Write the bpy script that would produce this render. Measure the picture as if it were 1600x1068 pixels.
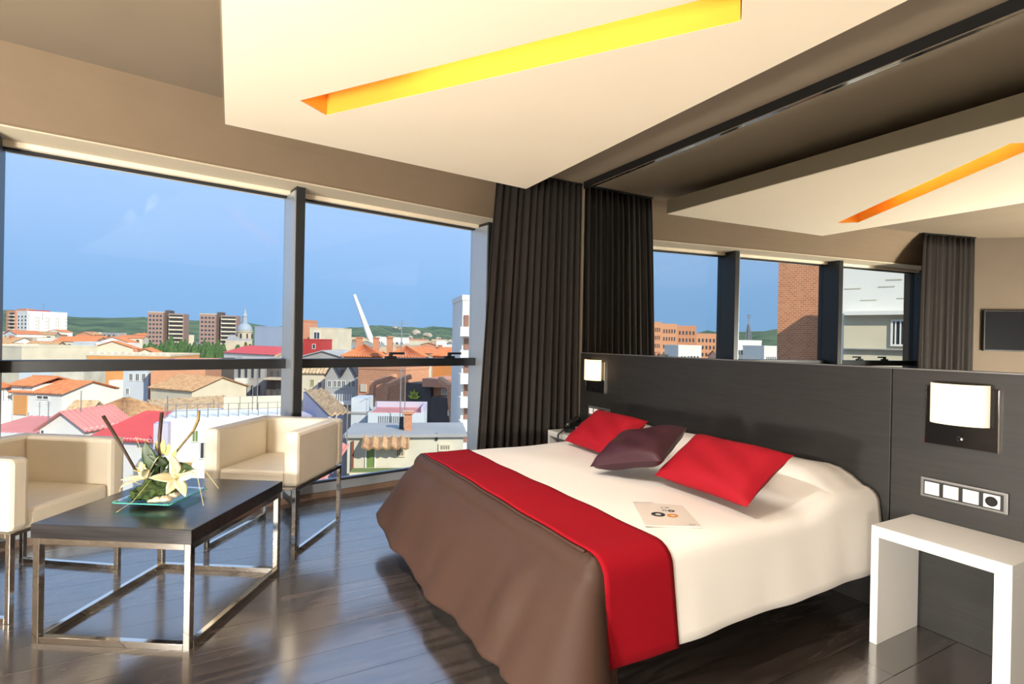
import bpy, bmesh, math, random
from mathutils import Vector, Matrix
random.seed(7)
for o in list(bpy.data.objects): bpy.data.objects.remove(o)
S = bpy.context.scene
COL = S.collection
R = math.radians

# ------------------------------------------------------------------ camera
F_PX, YAW, PITCH, ROLL = 825.562, 0.4976, -0.0022, 0.0194
CAM = Vector((-2.8807, 0.0, 1.3))
_fw = Vector((math.sin(YAW)*math.cos(PITCH), math.cos(YAW)*math.cos(PITCH), math.sin(PITCH)))
_r0 = Vector((math.cos(YAW), -math.sin(YAW), 0)); _u0 = _r0.cross(_fw)
_rt = math.cos(ROLL)*_r0 + math.sin(ROLL)*_u0; _up = -math.sin(ROLL)*_r0 + math.cos(ROLL)*_u0
cd = bpy.data.cameras.new('camera'); cam = bpy.data.objects.new('camera', cd); COL.objects.link(cam)
cd.sensor_width = 36; cd.lens = F_PX*36/1600; cd.clip_start = .05; cd.clip_end = 9000
cam.matrix_world = Matrix.Translation(CAM) @ Matrix((_rt, _up, -_fw)).transposed().to_4x4()
S.camera = cam

# ------------------------------------------------------------------ world, sun, exposure
W = bpy.data.worlds.new('sky'); S.world = W; W.use_nodes = True
nt = W.node_tree; nt.nodes.clear()
wo = nt.nodes.new('ShaderNodeOutputWorld'); wb = nt.nodes.new('ShaderNodeBackground')
tc = nt.nodes.new('ShaderNodeTexCoord'); sx = nt.nodes.new('ShaderNodeSeparateXYZ'); cr = nt.nodes.new('ShaderNodeValToRGB')
nt.links.new(tc.outputs['Generated'], sx.inputs[0]); nt.links.new(sx.outputs['Z'], cr.inputs[0])
nt.links.new(cr.outputs[0], wb.inputs[0]); nt.links.new(wb.outputs[0], wo.inputs[0])
e = cr.color_ramp.elements
e[0].position = 0.0; e[0].color = (.185, .345, .58, 1)
e[1].position = 1.0; e[1].color = (.22, .42, .85, 1)
for p, c in ((.07, (.20, .365, .63, 1)), (.22, (.29, .45, .73, 1)), (.40, (.40, .53, .78, 1))):
    n = e.new(p); n.color = c
wb.inputs[1].default_value = 1.25
sd = bpy.data.lights.new('sun', 'SUN'); sun = bpy.data.objects.new('sun', sd); COL.objects.link(sun)
sd.energy = 4.3; sd.angle = R(.6); sd.color = (1, .93, .80)
_sv = Vector((.22, -.82, .50)).normalized()
sun.rotation_euler = _sv.to_track_quat('Z', 'Y').to_euler(); sun.location = (0, -20, 30)
vs = S.view_settings
vs.view_transform = 'Standard'; vs.look = 'None'; vs.gamma = 1; vs.use_curve_mapping = False; vs.exposure = 0.25

# ------------------------------------------------------------------ materials
MATS = {}
def mat(name, col, rough=.6, metal=0., var=0., scale=8., stretch=(1, 1, 1), bump=0., bscale=None, spec=.5, ior=1.5,
        coat=0., coat_rough=.1, coat_ior=1.5, emit=0., sheen=0., col2=None, detail=4., alpha=None, trans=0.):
    m = bpy.data.materials.new(name); m.use_nodes = True; t = m.node_tree
    b = t.nodes['Principled BSDF']
    c = (*col, 1)
    b.inputs['Base Color'].default_value = c; b.inputs['Roughness'].default_value = rough
    b.inputs['Metallic'].default_value = metal; b.inputs['Specular IOR Level'].default_value = spec
    b.inputs['IOR'].default_value = ior
    b.inputs['Coat Weight'].default_value = coat; b.inputs['Coat Roughness'].default_value = coat_rough
    b.inputs['Coat IOR'].default_value = coat_ior
    b.inputs['Sheen Weight'].default_value = sheen
    b.inputs['Transmission Weight'].default_value = trans
    if emit:
        b.inputs['Emission Color'].default_value = c; b.inputs['Emission Strength'].default_value = emit
    if var or col2 or bump:
        tcn = t.nodes.new('ShaderNodeTexCoord'); mp = t.nodes.new('ShaderNodeMapping')
        mp.inputs['Scale'].default_value = stretch
        t.links.new(tcn.outputs['Object'], mp.inputs[0])
    if var or col2:
        nz = t.nodes.new('ShaderNodeTexNoise'); nz.inputs['Scale'].default_value = scale; nz.inputs['Detail'].default_value = detail
        t.links.new(mp.outputs[0], nz.inputs['Vector'])
        rp = t.nodes.new('ShaderNodeValToRGB'); q = rp.color_ramp.elements
        a2 = col2 if col2 else tuple(min(1, x*(1+var)) for x in col)
        a1 = col if col2 else tuple(x*(1-var) for x in col)
        q[0].position = .32; q[0].color = (*a1, 1); q[1].position = .68; q[1].color = (*a2, 1)
        t.links.new(nz.outputs['Fac'], rp.inputs[0]); t.links.new(rp.outputs[0], b.inputs['Base Color'])
    if bump:
        n2 = t.nodes.new('ShaderNodeTexNoise'); n2.inputs['Scale'].default_value = bscale or scale; n2.inputs['Detail'].default_value = 3
        t.links.new(mp.outputs[0], n2.inputs['Vector'])
        bp = t.nodes.new('ShaderNodeBump'); bp.inputs['Strength'].default_value = bump; bp.inputs['Distance'].default_value = .01
        t.links.new(n2.outputs['Fac'], bp.inputs['Height']); t.links.new(bp.outputs[0], b.inputs['Normal'])
    MATS[name] = m
    return m
def wood(name, c1, c2, rough, axis_stretch, scale, coat=0., coat_ior=1.5, coat_rough=.1, spec=.5, per_object=0., bump=.05):
    """grain along one axis with random shade for each object"""
    m = mat(name, c1, rough, coat=coat, coat_ior=coat_ior, coat_rough=coat_rough, spec=spec)
    t = m.node_tree; b = t.nodes['Principled BSDF']
    tcn = t.nodes.new('ShaderNodeTexCoord'); mp = t.nodes.new('ShaderNodeMapping'); mp.inputs['Scale'].default_value = axis_stretch
    oi = t.nodes.new('ShaderNodeObjectInfo'); ad = t.nodes.new('ShaderNodeVectorMath'); ad.operation = 'ADD'
    sc = t.nodes.new('ShaderNodeVectorMath'); sc.operation = 'SCALE'; sc.inputs['Scale'].default_value = 37.
    cb = t.nodes.new('ShaderNodeCombineXYZ')
    for i in range(3): t.links.new(oi.outputs['Random'], cb.inputs[i])
    t.links.new(cb.outputs[0], sc.inputs[0]); t.links.new(tcn.outputs['Object'], ad.inputs[0]); t.links.new(sc.outputs[0], ad.inputs[1])
    t.links.new(ad.outputs[0], mp.inputs[0])
    nz = t.nodes.new('ShaderNodeTexNoise'); nz.inputs['Scale'].default_value = scale; nz.inputs['Detail'].default_value = 6
    nz.inputs['Distortion'].default_value = 1.2
    t.links.new(mp.outputs[0], nz.inputs['Vector'])
    rp = t.nodes.new('ShaderNodeValToRGB'); q = rp.color_ramp.elements
    q[0].position = .36; q[0].color = (*c1, 1); q[1].position = .66; q[1].color = (*c2, 1)
    t.links.new(nz.outputs['Fac'], rp.inputs[0])
    hs = t.nodes.new('ShaderNodeHueSaturation')
    ml = t.nodes.new('ShaderNodeMath'); ml.operation = 'MULTIPLY_ADD'; ml.inputs[1].default_value = per_object*2; ml.inputs[2].default_value = 1-per_object
    t.links.new(oi.outputs['Random'], ml.inputs[0]); t.links.new(ml.outputs[0], hs.inputs['Value'])
    t.links.new(rp.outputs[0], hs.inputs['Color']); t.links.new(hs.outputs[0], b.inputs['Base Color'])
    if bump:
        bp = t.nodes.new('ShaderNodeBump'); bp.inputs['Strength'].default_value = bump; bp.inputs['Distance'].default_value = .004
        t.links.new(nz.outputs['Fac'], bp.inputs['Height']); t.links.new(bp.outputs[0], b.inputs['Normal'])
    return m
def glass_mat(name, tint, f0=.012, f90=.6, rough=.0, gloss=1.):
    """thin window pane: see-through with Fresnel reflection"""
    m = bpy.data.materials.new(name); m.use_nodes = True; t = m.node_tree; t.nodes.clear()
    o = t.nodes.new('ShaderNodeOutputMaterial'); mx = t.nodes.new('ShaderNodeMixShader')
    tr = t.nodes.new('ShaderNodeBsdfTransparent'); tr.inputs[0].default_value = (*tint, 1)
    g = t.nodes.new('ShaderNodeBsdfGlossy'); g.inputs['Roughness'].default_value = rough
    g.inputs[0].default_value = (gloss, gloss, gloss, 1)
    lw = t.nodes.new('ShaderNodeLayerWeight'); lw.inputs[0].default_value = .5
    pw = t.nodes.new('ShaderNodeMath'); pw.operation = 'POWER'; pw.inputs[1].default_value = 5
    ma = t.nodes.new('ShaderNodeMath'); ma.operation = 'MULTIPLY_ADD'; ma.inputs[1].default_value = f90; ma.inputs[2].default_value = f0
    t.links.new(lw.outputs['Facing'], pw.inputs[0]); t.links.new(pw.outputs[0], ma.inputs[0])
    t.links.new(ma.outputs[0], mx.inputs[0]); t.links.new(tr.outputs[0], mx.inputs[1]); t.links.new(g.outputs[0], mx.inputs[2])
    t.links.new(mx.outputs[0], o.inputs[0]); MATS[name] = m
    return m
def brick_mat(name, c1, c2, mortar, scale):
    m = mat(name, c1, .85); t = m.node_tree; b = t.nodes['Principled BSDF']
    tcn = t.nodes.new('ShaderNodeTexCoord'); sp = t.nodes.new('ShaderNodeSeparateXYZ'); ad = t.nodes.new('ShaderNodeMath')
    cb = t.nodes.new('ShaderNodeCombineXYZ'); bk = t.nodes.new('ShaderNodeTexBrick')
    t.links.new(tcn.outputs['Object'], sp.inputs[0]); t.links.new(sp.outputs['X'], ad.inputs[0]); t.links.new(sp.outputs['Y'], ad.inputs[1])
    t.links.new(ad.outputs[0], cb.inputs['X']); t.links.new(sp.outputs['Z'], cb.inputs['Y']); t.links.new(cb.outputs[0], bk.inputs['Vector'])
    bk.inputs['Scale'].default_value = scale; bk.inputs['Color1'].default_value = (*c1, 1); bk.inputs['Color2'].default_value = (*c2, 1)
    bk.inputs['Mortar'].default_value = (*mortar, 1); bk.inputs['Mortar Size'].default_value = .02
    t.links.new(bk.outputs[0], b.inputs['Base Color'])
    return m

# interior
wood('floor_wood', (.026, .019, .015), (.066, .050, .042), .40, (1.0, 9., 9.), 2.4, coat=1., coat_ior=3.2, coat_rough=.15, per_object=.22, bump=.10)
wood('headboard_wood', (.0150, .0145, .0140), (.0215, .0205, .0195), .48, (6., 1., 14.), 3.0, per_object=.03, bump=.03)
wood('table_wood', (.012, .011, .012), (.030, .028, .030), .30, (1., 14., 14.), 3.0, coat=.7, coat_ior=1.5, coat_rough=.18, spec=.2, bump=.10)
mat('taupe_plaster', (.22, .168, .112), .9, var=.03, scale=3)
mat('beam_plaster', (.20, .142, .088), .9, var=.03, scale=3)
mat('soffit_painted_light', (.62, .53, .38), .8)  # cream paints the outside light falling on the bulkhead's underside
mat('cream_plaster', (.90, .785, .60), .85, var=.01, scale=2)
mat('panel_edge_shade', (.24, .19, .125), .85)  # shade on the panel's sides, put into the colour
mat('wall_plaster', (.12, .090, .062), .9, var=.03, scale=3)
mat('yellow_paint', (1.0, .47, .05), .6)
mat('black_trim', (.006, .006, .006), .45)
mat('window_metal', (.018, .020, .022), .38, metal=.2)
mat('window_metal_light', (.42, .46, .50), .35, metal=.5)
mat('gasket', (.01, .01, .01), .6)
mat('sill_brown', (.16, .10, .07), .5)
glass_mat('window_glass', (.97, .985, .98))
mat('mirror_silver', (.80, .82, .80), .0, metal=1.)
mat('chrome', (.78, .76, .72), .07, metal=1.)
mat('cream_leather', (.80, .735, .61), .45, var=.03, scale=5, bump=.05, bscale=120, spec=.4)
mat('white_linen', (.80, .765, .72), .9, bump=.08, bscale=260)
mat('red_fabric', (.25, .002, .008), .9, bump=.12, bscale=320, spec=.15)
mat('red_cushion', (.26, .003, .010), .75, bump=.08, bscale=200, spec=.2)
mat('plum_cushion', (.040, .011, .017), .5, bump=.06, bscale=160, spec=.3)
mat('brown_satin', (.050, .026, .018), .55, bump=.06, bscale=220, var=.06, scale=3, spec=.18)
mat('curtain_cloth', (.020, .0145, .011), .8, var=.12, scale=10)
_cm = MATS['curtain_cloth'].node_tree; _tl = _cm.nodes.new('ShaderNodeBsdfTranslucent'); _tl.inputs[0].default_value = (.16, .125, .09, 1)
_mx = _cm.nodes.new('ShaderNodeMixShader'); _mx.inputs[0].default_value = .22
_cm.links.new(_cm.nodes['Principled BSDF'].outputs[0], _mx.inputs[1]); _cm.links.new(_tl.outputs[0], _mx.inputs[2])
_cm.links.new(_mx.outputs[0], _cm.nodes['Material Output'].inputs[0])
mat('white_lacquer', (.86, .85, .82), .25, coat=.3)
mat('black_base', (.012, .011, .011), .6)
mat('lamp_glass', (1.0, .86, .66), .4, emit=.60)
mat('far_lamp_glass', (1.0, .72, .40), .4, emit=1.5)
mat('black_gloss', (.008, .008, .009), .12, coat=.5)
mat('switch_white', (.85, .85, .84), .3)
mat('switch_grey', (.22, .22, .22), .35, metal=.5)
mat('paper', (.62, .56, .50), .7)
mat('ink_black', (.02, .02, .025), .6)
mat('ink_orange', (.60, .22, .03), .6)
mat('ink_grey', (.25, .23, .22), .6)
mat('phone_black', (.010, .010, .010), .35)
mat('screen_black', (.003, .003, .004), .6, spec=.1)
glass_mat('plate_glass', (.80, .95, .90), .04, .9)
mat('glass_edge', (.10, .55, .45), .1, coat=.5)
mat('moss', (.020, .045, .012), .95, col2=(.07, .11, .025), scale=40, bump=.8, bscale=60)
mat('lily_petal', (.84, .78, .46), .5, col2=(.90, .86, .70), scale=14)
mat('leaf_green', (.018, .040, .012), .38, col2=(.035, .07, .02), scale=12)
mat('bud_green', (.42, .40, .10), .5, col2=(.60, .54, .20), scale=18)
mat('twig_brown', (.055, .028, .016), .6, var=.3, scale=20)
mat('twig_olive', (.22, .15, .05), .6, var=.3, scale=20)
mat('pebble', (.72, .62, .46), .6, var=.1, scale=14)
mat('grass_blade', (.55, .48, .22), .6)
mat('fill_globe_glow', (1.0, .94, .84), .4, emit=300.)  # glow of the added fill globes
mat('led_strip', (1.0, .86, .55), .4, emit=7.)
# exterior
mat('asphalt', (.20, .185, .17), .95, var=.25, scale=.08)
mat('ext_white', (.78, .75, .68), .9, var=.05, scale=.3)
mat('ext_cream', (.66, .58, .42), .9, var=.08, scale=.4)
mat('ext_plaster', (.60, .56, .44), .95, var=.16, scale=.5, detail=7)
mat('ext_beige', (.52, .43, .31), .9, var=.08, scale=.3)
mat('ext_grey', (.36, .35, .33), .9, var=.1, scale=.3)
mat('ext_pale_blue', (.56, .60, .62), .9, var=.05, scale=.3)
mat('ext_blue_grey', (.28, .33, .42), .9, var=.05, scale=.2)
mat('ext_orange', (.66, .30, .10), .9, var=.05, scale=.3)
mat('ext_salmon', (.60, .27, .16), .9, var=.06, scale=.4)
mat('ext_lilac', (.52, .48, .56), .9, var=.05, scale=.4)
mat('ext_dark_brick', (.105, .085, .075), .9, var=.12, scale=.5)
mat('ext_red', (.46, .045, .04), .85, var=.08, scale=.4)
mat('red_metal_roof', (.56, .075, .07), .6, var=.06, scale=.5)
mat('pink_metal_roof', (.60, .22, .19), .7, var=.08, scale=.5)
mat('tile_orange', (.55, .16, .06), .9, col2=(.66, .25, .10), scale=1.8)
mat('tile_brown', (.36, .19, .09), .9, col2=(.56, .34, .17), scale=2.2, detail=8)
mat('tile_ochre', (.40, .25, .13), .9, col2=(.66, .48, .28), scale=2.6, detail=8)
mat('ext_dark', (.035, .037, .042), .5)
mat('ext_pane', (.05, .06, .075), .15, coat=.5)
mat('ext_green_pane', (.16, .24, .07), .3)
mat('ext_metal', (.33, .32, .31), .5, metal=.6)
mat('ext_rust', (.20, .07, .04), .8)
mat('ext_blue', (.10, .16, .38), .7)
mat('brown_shutter', (.26, .12, .08), .8)
mat('tree_green', (.030, .075, .022), .95, col2=(.09, .16, .045), scale=1.2, detail=8)
mat('hill_green', (.035, .075, .038), .95, col2=(.13, .18, .075), scale=.012, detail=9)
mat('cliff_rock', (.40, .34, .25), .95, var=.3, scale=.05)
mat('dome_slate', (.33, .38, .42), .6)
mat('emblem_green', (.42, .44, .05), .7)
mat('yard_green', (.16, .20, .06), .9, var=.3, scale=.3)
brick_mat('brick_red', (.56, .22, .10), (.47, .16, .07), (.62, .42, .28), 2.6)
brick_mat('brick_tower', (.36, .22, .17), (.30, .18, .14), (.42, .32, .26), 1.0)
brick_mat('brick_orange', (.62, .28, .14), (.56, .24, .12), (.66, .40, .25), 1.2)

# ------------------------------------------------------------------ mesh helpers
class MB:
    def __init__(s): s.v = []; s.f = []
    def add(s, vs, fs):
        k = len(s.v); s.v += [tuple(p) for p in vs]; s.f += [tuple(i+k for i in f) for f in fs]; return s
    def box(s, x0, x1, y0, y1, z0, z1):
        return s.add([(x0,y0,z0),(x1,y0,z0),(x1,y1,z0),(x0,y1,z0),(x0,y0,z1),(x1,y0,z1),(x1,y1,z1),(x0,y1,z1)],
                     [(0,3,2,1),(4,5,6,7),(0,1,5,4),(1,2,6,5),(2,3,7,6),(3,0,4,7)])
    def prism(s, poly, z0, z1):
        n = len(poly)
        return s.add([(x,y,z0) for x,y in poly]+[(x,y,z1) for x,y in poly],
                     [tuple(reversed(range(n))), tuple(range(n,2*n))]+[(i,(i+1)%n,n+(i+1)%n,n+i) for i in range(n)])
    def sweep(s, prof, a, b, n):
        """extrude polygon prof of (o,z) offsets along a->b, o measured along n"""
        k = len(prof); vs = []
        for p in (a, b): vs += [(p[0]+n[0]*o, p[1]+n[1]*o, z) for o, z in prof]
        return s.add(vs, [tuple(range(k)), tuple(reversed(range(k,2*k)))]+[(i,k+i,k+(i+1)%k,(i+1)%k) for i in range(k)])
    def tube(s, pts, rad, n=8, cap=True):
        pts = [Vector(p) for p in pts]; m = len(pts)
        rs = rad if isinstance(rad, (list, tuple)) else [rad]*m
        k = len(s.v); up = None
        for i, p in enumerate(pts):
            t = (pts[min(i+1,m-1)]-pts[max(i-1,0)]).normalized()
            if up is None:
                up = t.orthogonal().normalized()
            up = (up - t*up.dot(t)).normalized(); w = t.cross(up)
            for j in range(n):
                a = 2*math.pi*j/n; s.v.append(tuple(p+(up*math.cos(a)+w*math.sin(a))*rs[i]))
        for i in range(m-1):
            for j in range(n):
                a = k+i*n+j; b = k+i*n+(j+1)%n; s.f.append((a, b, b+n, a+n))
        if cap:
            s.f.append(tuple(reversed(range(k,k+n)))); s.f.append(tuple(range(k+(m-1)*n,k+m*n)))
        return s
    def bar(s, a, b, w, h=None):
        """square bar between two points"""
        a = Vector(a); b = Vector(b); t = (b-a).normalized(); h = h or w
        up = Vector((0,0,1)) if abs(t.z) < .9 else Vector((0,1,0)) if abs(t.y) < .9 else Vector((1,0,0))
        x = t.cross(up).normalized(); y = x.cross(t).normalized(); vs = []
        for p in (a, b):
            for i, j in ((-1,-1),(1,-1),(1,1),(-1,1)): vs.append(p+x*i*w/2+y*j*h/2)
        return s.add(vs, [(3,2,1,0),(4,5,6,7),(0,1,5,4),(1,2,6,5),(2,3,7,6),(3,0,4,7)])
    def lathe(s, prof, n=16, c=(0,0,0)):
        k = len(s.v); m = len(prof)
        for r, z in prof:
            for j in range(n):
                a = 2*math.pi*j/n; s.v.append((c[0]+r*math.cos(a), c[1]+r*math.sin(a), c[2]+z))
        for i in range(m-1):
            for j in range(n):
                a = k+i*n+j; b = k+i*n+(j+1)%n; s.f.append((a,b,b+n,a+n))
        s.f.append(tuple(reversed(range(k,k+n)))); s.f.append(tuple(range(k+(m-1)*n,k+m*n)))
        return s
    def grid(s, P):
        """P[i][j] points"""
        k = len(s.v); m = len(P); n = len(P[0])
        for row in P: s.v += [tuple(p) for p in row]
        for i in range(m-1):
            for j in range(n-1):
                a = k+i*n+j; s.f.append((a,a+1,a+n+1,a+n))
        return s
    def mesh(s, name, m, smooth=False):
        me = bpy.data.meshes.new(name); me.from_pydata(s.v, [], s.f); me.update()
        mm = MATS[m] if isinstance(m, str) else m
        me.materials.append(mm)
        if smooth: me.polygons.foreach_set('use_smooth', [True]*len(me.polygons))
        return me
    def build(s, name, m, parent=None, smooth=False, bevel=0., solid=0., subsurf=0):
        o = bpy.data.objects.new(name, s.mesh(name, m, smooth)); COL.objects.link(o)
        if parent: o.parent = parent
        if bevel:
            b = o.modifiers.new('bevel','BEVEL'); b.width = bevel; b.segments = 2; b.limit_method = 'ANGLE'; b.angle_limit = R(40)
        if solid:
            q = o.modifiers.new('solid','SOLIDIFY'); q.thickness = solid; q.offset = -1
        if subsurf:
            q = o.modifiers.new('sub','SUBSURF'); q.levels = subsurf; q.render_levels = subsurf
        return o
def link(name, me, parent=None, loc=None, rz=0):
    o = bpy.data.objects.new(name, me); COL.objects.link(o)
    if parent: o.parent = parent
    if loc: o.location = loc
    o.rotation_euler.z = rz
    return o
def tag(o, label=None, cat=None, group=None, kind=None):
    if label: o['label'] = label
    if cat: o['category'] = cat
    if group: o['group'] = group
    if kind: o['kind'] = kind
    return o
def empty(name, loc=(0,0,0), rz=0, label=None, cat=None, group=None, kind=None):
    o = bpy.data.objects.new(name, None); COL.objects.link(o); o.location = loc; o.rotation_euler.z = rz
    o.empty_display_size = .1
    return tag(o, label, cat, group, kind)
def copy_tree(o, parent=None):
    c = o.copy(); COL.objects.link(c); c.parent = parent
    for ch in list(o.children): copy_tree(ch, c)
    return c

# ------------------------------------------------------------------ room shell
WD = Vector((-.98757, -.15720, 0)); WN = Vector((.15720, -.98757, 0)); WC = Vector((0, 4.8477, 0))
def wp(s, o=0., z=0.):
    p = WC + WD*s + WN*o; return Vector((p.x, p.y, z))
CEIL = 2.775
SEND = 6.05                                       # end of the glazed wall
PL = wp(SEND)
LW0 = Vector((-5.72, 3.28, 0)); LW1 = Vector((-6.92, 2.32, 0))      # angled left wall
room = [(.03,-2.6), (.03,4.95), tuple(wp(SEND,-.12).xy), (-6.95,2.6), (-6.95,-2.6)]

fl = tag(MB().prism([(.15,-2.75),(.15,5.0),tuple(wp(6.9,-.12).xy),(-7.1,3.3),(-7.1,-2.75)], -.25, -.016).build('floor','black_base'),
         'dark brown oak plank floor with glossy finish', 'floor', kind='structure')
PW = .195
row = 0; y = -2.6
full = MB().box(-.75,.75,-.0965,.0965,-.016,0).mesh('plank','floor_wood')
while y < 4.83:
    x = .03 - random.uniform(0, 1.4)
    segs = [(x, .03)]
    while x > -6.95: segs.append((x-1.5, x)); x -= 1.5
    for a, b in segs:
        y0, y1 = y+.0015, y+PW-.0015
        lim = lambda yy: max(-6.95, (yy-4.8477-.02)/.15918)
        l0, l1 = max(a+.0015, lim(y0)), max(a+.0015, lim(y1))
        bb = b-.0015
        if l0 >= bb-.02: continue
        if l1 >= bb: 
            continue
        if abs(b-a-1.5) < 1e-4 and l0 == a+.0015 and l1 == a+.0015:
            p = link('plank', full, fl, ((a+b)/2, (y0+y1)/2, 0))
        else:
            xm = (l0+bb)/2; ym = (y0+y1)/2
            p = MB().prism([(l0-xm,y0-ym),(bb-xm,y0-ym),(bb-xm,y1-ym),(l1-xm,y1-ym)], -.016, 0).build('plank','floor_wood',fl)
            p.location = (xm, ym, 0)
    y += PW
tag(MB().prism([(.15,-2.75),(.15,5.0),tuple(wp(6.9,-.12).xy),(-7.1,3.3),(-7.1,-2.75)], CEIL, CEIL+.2).build('ceiling','taupe_plaster'),
    'flat taupe painted ceiling', 'ceiling', kind='structure')
tag(MB().box(.03,.15,-2.6,5.0,-.02,CEIL).build('wall_right','taupe_plaster'), 'taupe wall behind headboard and mirror', 'wall', kind='structure')
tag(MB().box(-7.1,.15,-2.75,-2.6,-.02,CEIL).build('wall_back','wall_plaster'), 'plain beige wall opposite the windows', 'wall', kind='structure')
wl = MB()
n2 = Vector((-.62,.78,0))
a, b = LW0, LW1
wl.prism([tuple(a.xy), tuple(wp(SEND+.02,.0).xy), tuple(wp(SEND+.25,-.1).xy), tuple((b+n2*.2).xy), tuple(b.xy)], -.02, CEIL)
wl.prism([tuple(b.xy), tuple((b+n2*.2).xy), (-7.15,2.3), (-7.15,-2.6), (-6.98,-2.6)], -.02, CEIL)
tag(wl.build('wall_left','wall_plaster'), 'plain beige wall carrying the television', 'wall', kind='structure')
# front wall: solid pier behind the curtain, low base and slanted bulkhead over the glass
fw = MB()
fw.sweep([(0,-.02),(-.14,-.02),(-.14,CEIL),(0,CEIL)], wp(-.1), wp(.70), WN)
fw.sweep([(0,-.02),(-.14,-.02),(-.14,CEIL),(0,CEIL)], wp(5.86), wp(6.3), WN)
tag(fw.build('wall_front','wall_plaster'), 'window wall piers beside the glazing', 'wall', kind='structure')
bm_ = MB(); prof = [(-.14,2.425),(.335,2.425),(.35,2.44)]
for i in range(1, 7):
    t = i/6; prof.append((.35+.19*t+.07*t*t*t, 2.44+(CEIL-2.44)*t))
prof += [(-.14,CEIL)]
bm_.sweep(prof, wp(-.1), wp(6.1), WN)
tag(bm_.build('trim_1','beam_plaster'), 'slanted beige bulkhead running above the windows', 'bulkhead', kind='structure')
tag(MB().sweep([(.075,2.415),(.345,2.415),(.345,2.425),(.075,2.425)], wp(.7), wp(5.9), WN).build('trim_6','soffit_painted_light'),
    'soffit board with daylight painted in as cream, between bulkhead and window heads', 'soffit', kind='structure')
tag(MB().sweep([(-.14,-.02),(.02,-.02),(.02,.045),(-.14,.045)], wp(.7), wp(5.86), WN).build('baseboard_front','sill_brown'),
    'low brown base board under the windows', 'baseboard', kind='structure')

# windows: three bays
fins = [(.70,.76), (2.435,2.50), (4.10,4.17), (5.86,5.92)]
for i in range(3):
    s0, s1 = fins[i][1], fins[i+1][0]
    nm = ('right bay next to the dark curtain', 'wide middle bay between two black mullions', 'left bay reflected in the wall mirror')[i]
    w = empty('window_%d' % (i+1), wp(s0), 0, 'full-height black framed window, '+nm, 'window', kind='structure')
    def part(name, mb, m, **k):
        o = mb.build(name, m, None, **k); o.parent = w; o.matrix_parent_inverse = Matrix.Translation(-w.location); return o
    part('pane', MB().sweep([(-.006,1.10),(.006,1.10),(.006,2.385),(-.006,2.385)], wp(s0), wp(s1), WN), 'window_glass')
    part('pane', MB().sweep([(-.006,.13),(.006,.13),(.006,1.08),(-.006,1.08)], wp(s0), wp(s1), WN), 'window_glass')
    part('transom', MB().sweep([(-.04,1.055),(.075,1.055),(.075,1.127),(-.04,1.127)], wp(s0), wp(s1), WN), 'window_metal', bevel=.004)
    part('bottom_rail', MB().sweep([(-.10,.045),(.012,.045),(.012,.118),(-.10,.118)], wp(s0), wp(s1), WN), 'window_metal_light', bevel=.003)
    part('gasket', MB().sweep([(-.02,.118),(.016,.118),(.016,.132),(-.02,.132)], wp(s0), wp(s1), WN), 'gasket')
    part('head_rail', MB().sweep([(-.10,2.385),(.07,2.385),(.07,2.425),(-.10,2.425)], wp(s0), wp(s1), WN), 'cream_plaster')
    part('gasket', MB().sweep([(-.02,2.372),(.03,2.372),(.03,2.385),(-.02,2.385)], wp(s0), wp(s1), WN), 'gasket')
    part('lit_side_strip', MB().sweep([(-.05,.118),(.232,.118),(.232,2.385),(-.05,2.385)], wp(s0), wp(s0+.012), WN), 'window_metal_light')  # pale strip paints the lit side face of the mullion
    if i != 1:
        for hs in ((1.03, 1.62) if i == 0 else (4.72, 5.20)):
            h = empty('window_handle'); h.parent = w; h.matrix_parent_inverse = Matrix.Translation(-w.location)
            h.location = wp(hs+.02,.05,1.127); h.rotation_euler.z = math.atan2(-WD.y,-WD.x)
            MB().box(-.05,.05,-.02,.02,0,.02).box(-.014,.014,-.016,.016,.018,.05).build('handle_base','window_metal',h,bevel=.004)
            MB().box(-.015,.125,-.016,.010,.034,.054).build('handle_lever','window_metal',h,bevel=.005)
for i, (s0, s1) in enumerate(fins):
    f = tag(MB().sweep([(-.06,.045),(.24,.045),(.24,2.425),(-.06,2.425)], wp(s0), wp(s1), WN).build('trim_%d' % (i+2),'window_metal',bevel=.004),
        'deep black aluminium mullion between window bays' if 0 < i < 3 else 'deep black aluminium mullion at the end of the window wall', 'mullion', kind='structure')

# suspended ceiling panel with slanting yellow slot
PZ = 2.53
outer = [(-2.90,3.52), (-.76,3.715), (-.80,-1.9), (-2.95,-1.9)]
inner = [(-2.558,2.962), (-2.408,3.082), (-1.178,1.360), (-1.328,1.240)]
cp = empty('ceiling_panel', (-1.85,1.0,PZ), 0, 'cream suspended ceiling panel pierced by a slanting yellow light slot', 'ceiling panel')
def cpart(name, mb, m, parent=cp, **k):
    o = mb.build(name, m, None, **k); o.parent = cp; o.matrix_parent_inverse = Matrix.Translation(-cp.location); return o
pb = MB()
v = [(x,y,PZ) for x,y in outer+inner] + [(x,y,PZ+.13) for x,y in outer+inner]
f = []
for i in range(4):
    j = (i+1) % 4
    f += [(i,j,4+j,4+i), (8+i,12+i,12+j,8+j), (i,8+i,8+j,j), (4+i,4+j,12+j,12+i)]
pb.add(v, f); cpart('panel_board', pb, 'cream_plaster')
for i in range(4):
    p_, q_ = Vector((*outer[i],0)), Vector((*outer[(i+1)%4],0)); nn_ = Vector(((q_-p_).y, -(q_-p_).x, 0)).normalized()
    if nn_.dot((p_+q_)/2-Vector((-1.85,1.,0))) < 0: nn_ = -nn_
    cpart('edge_shade_strip', MB().sweep([(.0005,PZ+.004),(.006,PZ+.004),(.006,PZ+.13),(.0005,PZ+.13)], p_, q_, nn_), 'panel_edge_shade')
sl = MB()
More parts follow.
